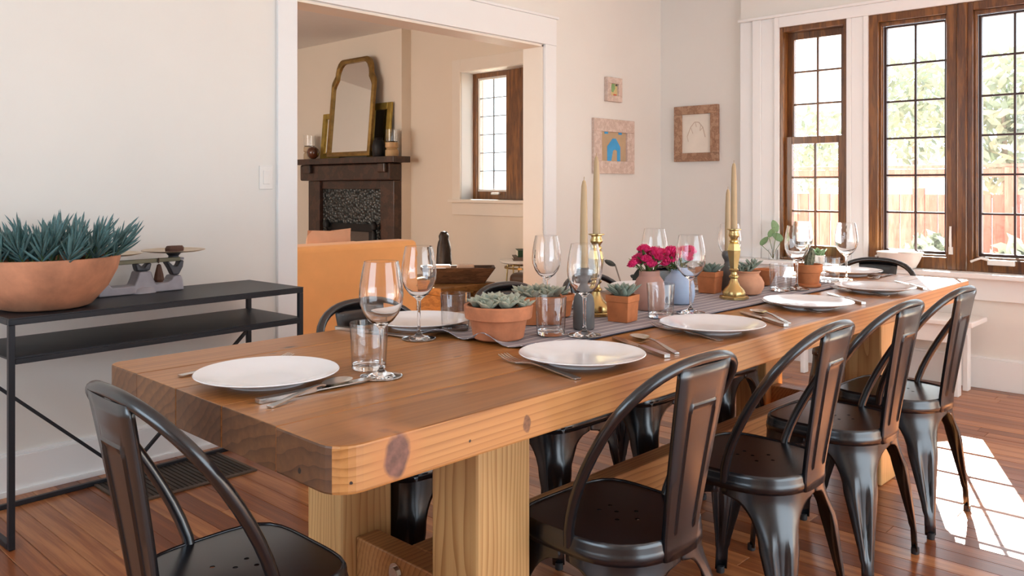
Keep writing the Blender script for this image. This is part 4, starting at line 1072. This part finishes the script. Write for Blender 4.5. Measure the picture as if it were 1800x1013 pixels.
w_ = mb.obj('scale_weight', RUST, smooth=25, loc=(1.455 + .128, 3.445 - .03, CH + .001 + .1635)); tag(w_, 'dark rusty block lying on the right pan of the balance scale', 'weight')

# ------------------------------------------------------------------ wall things
sw = thing('light_switch', 'white light switch plate left of the doorway', 'light switch', onY(467, 312, YW))
MB().box(-.036, .036, -.006, 0, -.058, .058).obj('plate', OUTL, sw, bevel=.003)
MB().box(-.017, .017, -.009, -.006, -.033, .033).obj('rocker', OUTL, sw, bevel=.002)
vt = thing('floor_vent', 'dark metal floor grille at the foot of the left wall', 'vent', (1.565, 3.375, 0))
VENT = plain('vent_bronze', (.055, .036, .024), .5, .5)
FRM = plain('vent_frame', (.13, .09, .065), .45, .6)
mb = MB().box(-.27, .27, -.185, -.165, .0, .008).box(-.27, .27, .165, .175, 0, .008).box(-.27, -.255, -.165, .165, 0, .008).box(.255, .27, -.165, .165, 0, .008)
mb.obj('frame', FRM, vt, bevel=.002)
MB().box(-.255, .255, -.165, .165, .0004, .002).obj('backing', RUBBER, vt)
sm = MB().box(-.007, .007, -.165, .165, .002, .0062).mesh('slat', VENT)
for k in range(26): link('slat', sm, vt, loc=(-.245 + k*.0196, 0, 0))
# pictures
FW1 = wood('pale_pink_frame', (.50, .37, .30), (.62, .48, .40), (.72, .60, .53), mapscale=(3, 3, 3), scale=9, rough=.7, rnd=.05)
FW2 = wood('driftwood_frame', (.20, .10, .055), (.36, .20, .12), (.48, .31, .20), mapscale=(3, 3, 3), scale=8, rough=.65, rnd=.05)
KRAFT = plain('kraft_paper', (.50, .36, .22), .85, vary=.06)
PAPER = plain('cream_paper', (.80, .73, .63), .85, vary=.03)
BLUEP = plain('blue_paint', (.055, .34, .66), .7, vary=.12)
def slab(mb, a, b_, c, d, t0, t1, axis):
    """a..b horizontal, c..d vertical, t0..t1 depth off the wall"""
    if axis == 'Y': return mb.box(a, b_, -t1, -t0, c, d)
    return mb.box(-t1, -t0, a, b_, c, d)
def poly_art(pts, t0, t1, axis, name, mat, parent):
    n = len(pts)
    if axis == 'Y': P = [(x, -t0, z) for x, z in pts] + [(x, -t1, z) for x, z in pts]
    else: P = [(-t0, x, z) for x, z in pts] + [(-t1, x, z) for x, z in pts]
    F = [tuple(range(n)), tuple(range(2*n - 1, n - 1, -1))] + [(i, (i+1) % n, n + (i+1) % n, n + i) for i in range(n)]
    return MB().add(P, F).obj(name, mat, parent)
p0, p1 = onY(1040, 207, YW), onY(1111, 309, YW); pl_, pr_ = p0.x, onY(1111, 216, YW).x
zt_, zb_ = onY(1040, 207, YW).z, onY(1040, 305, YW).z
pw, ph = (pr_ - pl_), (zt_ - zb_)
pic = thing('framed_picture', 'wide pinkish wood frame holding a blue painted shape, on the wall right of the doorway', 'picture', ((pl_ + pr_)/2, YW, (zt_ + zb_)/2))
fwid = .092
for (a, b_, c, d) in ((-pw/2, pw/2, ph/2 - fwid, ph/2), (-pw/2, pw/2, -ph/2, -ph/2 + fwid), (-pw/2, -pw/2 + fwid, -ph/2 + fwid, ph/2 - fwid), (pw/2 - fwid, pw/2, -ph/2 + fwid, ph/2 - fwid)):
    slab(MB(), a, b_, c, d, 0, .024, 'Y').obj('frame_board', FW1, pic, bevel=.003)
slab(MB(), -pw/2 + fwid, pw/2 - fwid, -ph/2 + fwid, ph/2 - fwid, .002, .008, 'Y').obj('sheet', KRAFT, pic)
poly_art([(-.075, -.115), (-.075, .0), (-.01, .06), (.03, .06), (.085, 0), (.085, -.115), (.045, -.115), (.045, -.03), (.02, -.02), (-.005, -.03), (-.03, -.115)], .0082, .0095, 'Y', 'painted_shape', BLUEP, pic)
for x in (-.085, .085): poly_art([(x - .022, .09), (x + .018, .09), (x + .02, .115), (x - .005, .135), (x - .024, .12)], .0082, .0095, 'Y', 'painted_shape', BLUEP, pic)
q0 = onY(1062, 135, YW); q1 = onY(1088, 180, YW); sw_ = q1.x - q0.x; sh_ = q0.z - onY(1062, 178, YW).z
pic = thing('framed_picture', 'small pale wood frame with a tiny coloured drawing, hung above the blue picture', 'picture', ((q0.x + q1.x)/2, YW, q0.z - sh_/2))
fw_ = .045
for (a, b_, c, d) in ((-sw_/2, sw_/2, sh_/2 - fw_, sh_/2), (-sw_/2, sw_/2, -sh_/2, -sh_/2 + fw_), (-sw_/2, -sw_/2 + fw_, -sh_/2 + fw_, sh_/2 - fw_), (sw_/2 - fw_, sw_/2, -sh_/2 + fw_, sh_/2 - fw_)):
    slab(MB(), a, b_, c, d, 0, .032, 'Y').obj('frame_board', FW1, pic, bevel=.003)
slab(MB(), -sw_/2 + fw_, sw_/2 - fw_, -sh_/2 + fw_, sh_/2 - fw_, .004, .016, 'Y').obj('sheet', plain('drawing_ground', (.62, .50, .24), .8), pic)
GRN = plain('green_paint', (.22, .38, .16), .7); RED = plain('red_paint', (.62, .13, .07), .7); DRK = plain('dark_paint', (.05, .06, .05), .7)
poly_art([(-.035, -.01), (-.02, .04), (.01, .05), (.02, .01), (-.005, -.02)], .0162, .0172, 'Y', 'painted_shape', GRN, pic)
poly_art([(-.045, -.075), (-.045, -.02), (-.03, -.02), (-.028, -.075)], .0162, .0172, 'Y', 'painted_shape', RED, pic)
poly_art([(-.005, -.08), (.0, -.03), (.035, -.03), (.038, -.08)], .0162, .0172, 'Y', 'painted_shape', RED, pic)
poly_art([(.02, .03), (.04, .06), (.048, .03)], .0162, .0172, 'Y', 'painted_shape', DRK, pic)
# picture on the short wall
XP = 5.60
ra, rb = onX(1188, 188, XP), onX(1265, 184, XP)
yw_ = ra.y - rb.y; zt_ = onX(1226, 186, XP).z; zb_ = onX(1226, 284, XP).z; zh = zt_ - zb_
pic = thing('framed_picture', 'brown driftwood frame with a faint pencil drawing on cream paper, left of the windows', 'picture', (XP, (ra.y + rb.y)/2, (zt_ + zb_)/2))
fw_ = .065
for (a, b_, c, d) in ((-yw_/2, yw_/2, zh/2 - fw_, zh/2), (-yw_/2, yw_/2, -zh/2, -zh/2 + fw_), (-yw_/2, -yw_/2 + fw_, -zh/2 + fw_, zh/2 - fw_), (yw_/2 - fw_, yw_/2, -zh/2 + fw_, zh/2 - fw_)):
    slab(MB(), a, b_, c, d, 0, .03, 'X').obj('frame_board', FW2, pic, bevel=.004)
slab(MB(), -yw_/2 + fw_, yw_/2 - fw_, -zh/2 + fw_, zh/2 - fw_, .004, .012, 'X').obj('sheet', PAPER, pic)
PEN = plain('faint_pencil', (.58, .46, .36), .9)
arcs = [(-.075, -.03), (-.055, .045), (-.02, .085), (.015, .088), (.05, .05), (.08, -.02)]
for i in range(len(arcs) - 1):
    slope = MB().bar((-.0128, arcs[i][0], arcs[i][1]), (-.0128, arcs[i+1][0], arcs[i+1][1]), .001, .006, (0, 0, 1)); slope.obj('pencil_line', PEN, pic)
for a, b_ in (((-.055, .045), (-.03, .02)), ((-.03, .02), (-.035, .06)), ((.05, .05), (.03, .0)), ((.01, .088), (.0, .05)), ((.08, -.02), (.07, -.06))):
    MB().bar((-.0128, *a), (-.0128, *b_), .001, .004, (0, 0, 1)).obj('pencil_line', PEN, pic)

# ------------------------------------------------------------------ under the windows
b0 = thing('bench', 'low white painted bench under the windows', 'bench', (5.30, 1.38, 0))
MB().box(-.14, .17, -.06, 1.05, .405, .435).obj('seat', TRIM, b0, bevel=.006)
for y0 in (.02, .92):
    MB().box(-.11, -.05, y0, y0 + .03, 0, .405).obj('leg', TRIM, b0, bevel=.004)
    MB().box(.08, .14, y0, y0 + .03, 0, .405).obj('leg', TRIM, b0, bevel=.004)
    MB().box(-.05, .08, y0 + .004, y0 + .026, .33, .405).obj('cross_rail', TRIM, b0, bevel=.003)
MB().box(-.10, -.08, .05, .92, .30, .405).obj('apron', TRIM, b0, bevel=.003)
bw = MB().lathe([(0, 0), (.085, 0), (.092, .006), (.112, .045), (.135, .098), (.133, .101), (.126, .099), (.105, .05), (.085, .012), (0, .011)], 36)
tag(bw.obj('white_bowl', plain('chalk_white', (.80, .75, .69), .6, vary=.06, scale=14, bmp=.05), smooth=50, loc=(5.44, 1.80, .6905)), 'flared white bowl on the window stool behind the far chair', 'bowl')
vp = thing('sprig_vase', 'sprig of round green leaves in a small glass left of the double-hung window', 'plant', (5.45, 2.64, .6905))
MB().lathe([(0, 0), (.028, 0), (.03, .003), (.032, .07), (.0305, .07), (.028, .008), (0, .007)], 20).obj('glass_jar', GLASS, vp, smooth=50)
LRG = leaf_mesh('leaf', plain('pale_green_leaf', (.20, .34, .17), .5, vary=.15), w=.62, th=.05, curve=-.15)
for dx, dy, dz, rz_ in ((.0, .09, .10, .6), (.0, -.03, .20, -.4), (.02, -.06, .14, -1.0), (0, .03, .16, .5)):
    MB().tube([(0, 0, .01), (dx*.4, dy*.3, dz*.5), (dx, dy, dz)], .0022, 6).obj('stem', LEAFG, vp, smooth=60)
    lf = link('leaf', LRG, vp); lf.matrix_local = Matrix.Translation((dx, dy, dz - .005)) @ Matrix.Rotation(rz_, 4, 'X') @ Matrix.Rotation(-.85 + rz_*.5, 4, 'Z') @ Matrix.Diagonal((.085, .085, .085, 1))
vq = thing('sprig_vase', 'small bright green leafy plant on the stool below the double-hung window', 'plant', (5.45, 2.31, .6905))
MB().lathe([(0, 0), (.026, 0), (.03, .003), (.034, .05), (.032, .05), (.026, .008), (0, .007)], 20).obj('pot', OUTL, vq, smooth=50)
for k in range(8):
    a = k*.8; lf = link('leaf', LRG, vq); lf.matrix_local = Matrix.Translation((0, 0, .035)) @ Matrix.Rotation(a, 4, 'Z') @ Matrix.Rotation(.45 + .1*(k % 3), 4, 'X') @ Matrix.Diagonal((.075, .075, .075, 1))
# dark twig on the floor plant behind the carnations
tw = thing('dark_plant', 'dark-leaved plant by the wall behind the carnations', 'plant', (4.75, 3.3, 0))
MB().lathe([(0, 0), (.10, 0), (.11, .01), (.14, .26), (.13, .26), (.11, .22), (0, .22)], 28).obj('pot', GREYC, tw, smooth=50)
DLF = leaf_mesh('leaf', plain('dark_leaf', (.03, .04, .035), .4, vary=.3), w=.34, th=.04, curve=-.25)
for k, (dx, dy, dz, tl) in enumerate(((.02, .03, .54, .4), (-.12, .08, .66, 1.2), (.08, -.02, .58, .7), (.14, .05, .55, 1.3), (-.05, -.02, .52, 1.0), (.0, -.05, .68, .3))):
    MB().tube([(0, 0, .2), (dx*.4, dy*.4, dz*.6), (dx, dy, dz)], .005, 6).obj('stem', TRUNK, tw, smooth=60)
    lf = link('leaf', DLF, tw); lf.matrix_local = Matrix.Translation((dx, dy, dz)) @ Matrix.Rotation(-.8 + (k % 2)*.4, 4, 'Z') @ Matrix.Rotation((-1)**k*tl, 4, 'Y') @ Matrix.Diagonal((.11, .11, .11, 1))

# ------------------------------------------------------------------ the living room beyond the doorway
SOFA = plain('orange_sofa', (.95, .45, .15), .8, vary=.04, scale=6, sheen=.2)
sf = thing('sofa', 'orange upholstered sofa seen from behind through the doorway', 'sofa', (1.35, 4.14, 0))
MB().box(0, 2.18, 0, .2, .12, .852).obj('back', SOFA, sf, bevel=.035, seg=4)
MB().box(.0, 2.18, .2, .95, .12, .42).obj('seat_base', SOFA, sf, bevel=.03, seg=3)
for x0 in (0, 1.98): MB().box(x0, x0 + .2, .2, .95, .42, .66).obj('arm', SOFA, sf, bevel=.04, seg=3)
for x0 in (.21, 1.1): MB().box(x0, x0 + .87, .21, .40, .42, .84).obj('back_cushion', SOFA, sf, bevel=.05, seg=4)
for x0 in (.21, 1.1): MB().box(x0, x0 + .87, .36, .93, .42, .55).obj('seat_cushion', SOFA, sf, bevel=.04, seg=3)
for x0 in (.05, 2.08):
    for y0 in (.05, .87): MB().box(x0, x0 + .05, y0, y0 + .05, 0, .12).obj('foot', BROWN, sf)
PEACH = plain('peach_linen', (.72, .42, .27), .85, vary=.05)
def pillow(x, y, z, w, rz, lab):
    P = []; F = []; n = 10
    for s_ in (1, -1):
        n0 = len(P)
        for i in range(n + 1):
            for j in range(n + 1):
                u, v = i/n*2 - 1, j/n*2 - 1
                t_h = .075*(max(0, (1 - u**4)*(1 - v**4)))**.5
                P.append((u*w/2*(1 - .06*(1 - abs(v))), s_*t_h, v*w/2*(1 - .06*(1 - abs(u)))))
        for i in range(n):
            for j in range(n): F.append((n0 + i*(n+1) + j, n0 + (i+1)*(n+1) + j, n0 + (i+1)*(n+1) + j + 1, n0 + i*(n+1) + j + 1))
    o = MB().add(P, F).obj('cushion', PEACH, smooth=70, loc=(x, y, z)); o.rotation_euler = (.15, 0, rz); tag(o, lab, 'cushion', 'cushions on the sofa')
pillow(3.16, 4.62, .74, .36, .1, 'peach cushion peeking over the right end of the orange sofa')
pillow(2.35, 4.62, .73, .36, -.1, 'peach cushion peeking over the orange sofa near the door casing')
# fireplace
DARKW = wood('dark_mantel', (.018, .008, .005), (.045, .019, .011), (.085, .036, .02), mapscale=(3, 3, 3), scale=3, rough=.35, coat=.2, rnd=.1)
fp = thing('fireplace', 'dark wooden fireplace surround with a thick mantel shelf', 'fireplace', (5.43, 7.38, 0))
MZ = 1.497
MB().box(-.22, -.001, -.89, .92, MZ - .062, MZ).obj('mantel_shelf', DARKW, fp, bevel=.004)
MB().box(-.16, -.001, -.76, .86, MZ - .24, MZ - .063).obj('lintel', DARKW, fp, bevel=.018, seg=3)
for y0, y1 in ((-.75, -.53), (.56, .78)): MB().box(-.10, -.001, y0, y1, 0, MZ - .241).obj('pilaster', DARKW, fp, bevel=.006)
MB().box(-.07, -.001, -.53, .56, MZ - .33, MZ - .241).obj('frieze', DARKW, fp, bevel=.004)
PEWT = bpy.data.materials.new('hammered_metal'); t_, N_, L_, b_s = nt(PEWT); setp(b_s, (.12, .125, .125), .42, .75)
vo = N_.new('ShaderNodeTexVoronoi'); vo.inputs['Scale'].default_value = 32; tc = N_.new('ShaderNodeTexCoord'); L_.new(tc.outputs['Object'], vo.inputs['Vector'])
r_ = ramp(N_, L_, vo.outputs['Distance'], [(0, (.22, .23, .23)), (.7, (.045, .05, .05))]); L_.new(r_.outputs[0], b_s.inputs['Base Color'])
bump(N_, L_, b_s, vo.outputs['Distance'], .9, .02)
mb = MB().box(-.05, -.001, -.529, .559, .78, MZ - .331).box(-.05, -.001, -.529, -.38, 0, .779).box(-.05, -.001, .41, .559, 0, .779)
mb.obj('hammered_panel', PEWT, fp)
IRN = plain('fire_iron', (.012, .012, .013), .5, .4)
mb = MB().box(-.10, -.051, -.40, .43, .72, .80).box(-.10, -.051, -.40, -.33, 0, .72).box(-.10, -.051, .36, .43, 0, .72); mb.obj('fire_frame', IRN, fp, bevel=.006)
MB().box(-.08, -.06, -.33, .36, .0, .72).obj('fire_screen', plain('sooty_mesh', (.11, .085, .07), .7), fp)
for y0 in (-.46, .38): MB().tube([(-.13, y0, 0), (-.13, y0, .70), (-.13, y0, .74)], [.03, .03, .012], 10).lathe([(0, .74), (.035, .75), (.04, .79), (.02, .83), (0, .835)], 14, (-.13, y0, 0)).obj('finial', IRN, fp, smooth=50)
for y0 in (-.66, .67): MB().box(-.20, -.161, y0 - .06, y0 + .06, MZ - .16, MZ - .063).obj('bracket', DARKW, fp, bevel=.01)
# mantel things
GILT = plain('aged_gilt', (.26, .16, .05), .4, .8, vary=.25, scale=18)
GOLD = plain('bright_gilt', (.42, .30, .07), .38, .8, vary=.2, scale=14)
MIRR = plain('mirror_silver', (.90, .90, .88), .03, 1.0, vary=.005)
def mirror_outline(w, h, ins=0.0):
    w2 = w/2 - ins; z0, z1 = ins, h - ins
    L = [(-w2, z0), (w2, z0), (w2, z1 - .27), (w2 - .012, z1 - .235), (w2 - .04, z1 - .195), (w2 - .058, z1 - .17), (w2 - .060, z1 - .135), (w2 - .072, z1 - .085), (w2 - .10, z1 - .035), (w2 - .135, z1 - .008), (w2 - .165, z1)]
    return L + [(-x, z) for x, z in reversed(L[2:])]
def plate_yz(pts, x0, x1):
    n = len(pts); P = [(x0, y, z) for y, z in pts] + [(x1, y, z) for y, z in pts]
    return MB().add(P, [tuple(range(n)), tuple(range(2*n-1, n-1, -1))] + [(i, (i+1) % n, n + (i+1) % n, n + i) for i in range(n)])
def framed_mirror(name, lab, loc, w, h, ins, mat, lean, plainrect=False, dy=0.0):
    t = thing(name, lab, 'mirror', loc)
    t.rotation_euler = (dy, lean, 0)
    if plainrect:
        rect_frame(MB(), -.025, 0, -w/2, w/2, 0, h, ins).obj('frame', mat, t, bevel=.005)
        MB().box(-.008, -.002, -w/2 + ins, w/2 - ins, ins, h - ins).obj('glass', MIRR, t)
        return
    o_, i_ = mirror_outline(w, h), mirror_outline(w, h, ins); n = len(o_)
    P = []
    for x, pts in ((-.03, o_), (-.042, [((a + c)/2, (b_ + d)/2) for (a, b_), (c, d) in zip(o_, i_)]), (-.03, i_), (-.0, i_), (0, o_)): P += [(x, a, b_) for a, b_ in pts]
    F = []
    for l in range(5):
        l2 = (l + 1) % 5
        for k in range(n): F.append((l*n + k, l*n + (k+1) % n, l2*n + (k+1) % n, l2*n + k))
    MB().add(P, F).obj('frame', mat, t, smooth=40)
    plate_yz(i_, -.014, -.004).obj('glass', MIRR, t)
MYc = 7.29
framed_mirror('mantel_mirror', 'tall gilt mirror with notched shoulders leaning on the mantel', (5.265, MYc, MZ + .012), .76, 1.05, .048, GILT, .09)
framed_mirror('small_mirror', 'narrow gold framed mirror behind the right side of the big mirror', (5.365, 6.92, MZ + .004), .36, .56, .07, GOLD, .09, True)
framed_mirror('small_mirror', 'narrow gold framed mirror behind the left side of the big mirror', (5.365, 7.77, MZ + .004), .36, .50, .06, GOLD, .09, True)
vb = MB().lathe([(0, 0), (.055, 0), (.062, .01), (.068, .10), (.055, .16), (.042, .175), (.05, .19), (.045, .19), (.036, .175), (0, .17)], 28)
o = vb.obj('black_vase', IRN, smooth=50, loc=(5.27, 6.80, MZ + .0005)); tag(o, 'small black vase at the foot of the big mirror', 'vase')
WTURN = plain('turned_wood', (.55, .36, .18), .55, vary=.15)
WPALE = plain('turned_pale_wood', (.50, .38, .25), .6, vary=.12)
def hurricane(loc, lab, mat):
    t = thing('candle_holder', lab, 'candle holder', loc)
    MB().lathe([(0, 0), (.062, 0), (.066, .01), (.066, .06), (.052, .075), (.066, .09), (.064, .14), (.05, .145), (0, .145)], 28).obj('wood_base', mat, t, smooth=40)
    MB().lathe([(.05, .1455), (.062, .15), (.062, .27), (.0605, .27), (.0605, .152), (0, .150)], 28).obj('glass_shade', GLASS, t, smooth=50)
hurricane((5.30, 6.625, MZ + .0005), 'turned wooden hurricane lamp with a glass shade at the right end of the mantel', WTURN)
hurricane((5.30, 8.09, MZ + .0005), 'turned pale wooden hurricane lamp with a glass shade at the left end of the mantel', WPALE)
o = MB().lathe([(0, 0), (.03, .006), (.058, .03), (.070, .07), (.058, .11), (.03, .134), (0, .14)], 28).obj('wooden_ball', plain('mahogany', (.10, .03, .012), .25, coat=.5), smooth=60, loc=(5.24, 7.93, MZ + .0005)); tag(o, 'dark polished wooden ball on the left of the mantel', 'ball')
# chest with trough, statue, side table, armchair
CHST = wood('chest_wood', (.16, .08, .025), (.27, .14, .045), (.36, .2, .07), mapscale=(3, 3, 10), scale=3, rough=.5, rnd=.1)
ch = thing('wooden_chest', 'low brown wooden chest beyond the sofa', 'chest', (4.27, 4.75, 0))
MB().box(0, .58, 0, .8, .04, .36).obj('body', CHST, ch, bevel=.006)
MB().box(-.01, .59, -.01, .81, .362, .42).obj('lid', CHST, ch, bevel=.008)
for x0 in (.02, .5): MB().box(x0, x0 + .06, .02, .08, 0, .04).obj('foot', BROWN, ch)
MB().box(.25, .33, -.02, -.01, .29, .37).obj('clasp', BRASS, ch, bevel=.003)
DW = wood('trough_wood', (.03, .016, .01), (.07, .037, .022), (.13, .075, .045), mapscale=(2, 10, 10), scale=3, rough=.6, rnd=.1)
tr = thing('dough_trough', 'long dark carved wooden trough on the chest', 'bowl', (4.62, 4.93, .4205), -.75)
P = []; F = []
for k, (lx, ly, z) in enumerate(((.21, .07, 0), (.30, .12, .13), (.285, .105, .13), (.20, .06, .03))):
    P += [(-lx, -ly, z), (lx, -ly, z), (lx, ly, z), (-lx, ly, z)]
for k in range(3):
    for j in range(4): F.append((k*4 + j, k*4 + (j+1) % 4, (k+1)*4 + (j+1) % 4, (k+1)*4 + j))
F += [(3, 2, 1, 0), (12, 13, 14, 15)]
MB().add(P, F).obj('trough', DW, tr, bevel=.01, seg=3)
for k, x0 in enumerate((-.13, .06)):
    c2 = Matrix.Rotation(-.75, 3, 'Z') @ Vector((x0, 0, 0))
    o = MB().box(-.07, .07, -.045, .045, 0, .115).obj('pillar_candle', plain('pale_wax', (.62, .47, .38), .5, vary=.04), bevel=.012, seg=3, loc=(4.62 + c2.x, 4.93 + c2.y, .4515)); o.rotation_euler = (0, 0, -.75)
    tag(o, ('left' if k == 0 else 'right') + ' pale wax block sitting in the dark trough', 'candle', 'wax blocks in the trough')
o = MB().lathe([(0, 0), (.07, 0), (.075, .02), (.072, .16), (.066, .26), (.055, .31), (.045, .33), (.05, .36), (.03, .395), (0, .40)], 20, sx=1.0, sy=.75).obj('statuette', plain('dark_carving', (.018, .011, .008), .45, vary=.4, scale=24, bmp=.4), smooth=60, loc=(4.73, 5.22, .4205)); tag(o, 'dark carved figure standing on the chest behind the trough', 'statuette')
MARB = plain('white_marble', (.78, .74, .68), .3, vary=.05)
stb = thing('side_table', 'round white side table with thin gold legs below the small window', 'side table', (5.28, 4.80, 0))
MB().lathe([(0, .545), (.20, .545), (.215, .552), (.215, .568), (.208, .572), (0, .572)], 36).obj('top', MARB, stb, smooth=40)
MB().lathe([(.170, .50), (.178, .50), (.178, .515), (.170, .515), (.170, .50)], 32).obj('ring', BRASS, stb)
for k in range(6):
    a = k*PI/3; MB().tube([(.15*math.cos(a), .15*math.sin(a), .545), (.19*math.cos(a + .3), .19*math.sin(a + .3), 0)], .006, 8).obj('leg', BRASS, stb, smooth=60)
def book(loc, w, d, h, rz, mat, lab):
    t = thing('book', lab, 'book', loc, rz, 'books on the side table')
    MB().box(-w/2, w/2, -d/2, d/2, 0, .003).obj('cover', mat, t); MB().box(-w/2, w/2, -d/2, d/2, h - .003, h).obj('cover', mat, t)
    MB().box(-w/2, -w/2 + .004, -d/2, d/2, .003, h - .003).obj('spine', mat, t); MB().box(-w/2 + .004, w/2 - .005, -d/2 + .005, d/2 - .005, .003, h - .003).obj('pages', PAPER, t)
book((5.27, 4.80, .5725), .26, .20, .03, .8, plain('book_brown', (.12, .09, .07), .6), 'brown book at the bottom of the small stack')
book((5.28, 4.79, .603), .22, .16, .055, .85, plain('book_green', (.015, .05, .02), .6), 'thick dark green book on top of the small stack')
LEA = plain('tan_leather', (.22, .115, .045), .45, vary=.12, scale=8)
LEA2 = plain('dark_leather', (.06, .035, .022), .4, vary=.12, scale=8)
ac = thing('armchair', 'tan leather armchair with a dark top cushion beyond the doorway', 'armchair', (4.42, 4.05, 0))
MB().box(0, .62, 0, .12, .10, .42).obj('side', LEA, ac, bevel=.03, seg=3)
MB().box(.0, .62, .12, .52, .10, .36).obj('seat', LEA, ac, bevel=.03, seg=3)
MB().box(.48, .62, .0, .60, .30, .50).obj('back', LEA2, ac, bevel=.05, seg=4)
for x0 in (.04, .54):
    for y0 in (.04, .5): MB().box(x0, x0 + .04, y0, y0 + .04, 0, .1).obj('foot', BROWN, ac)
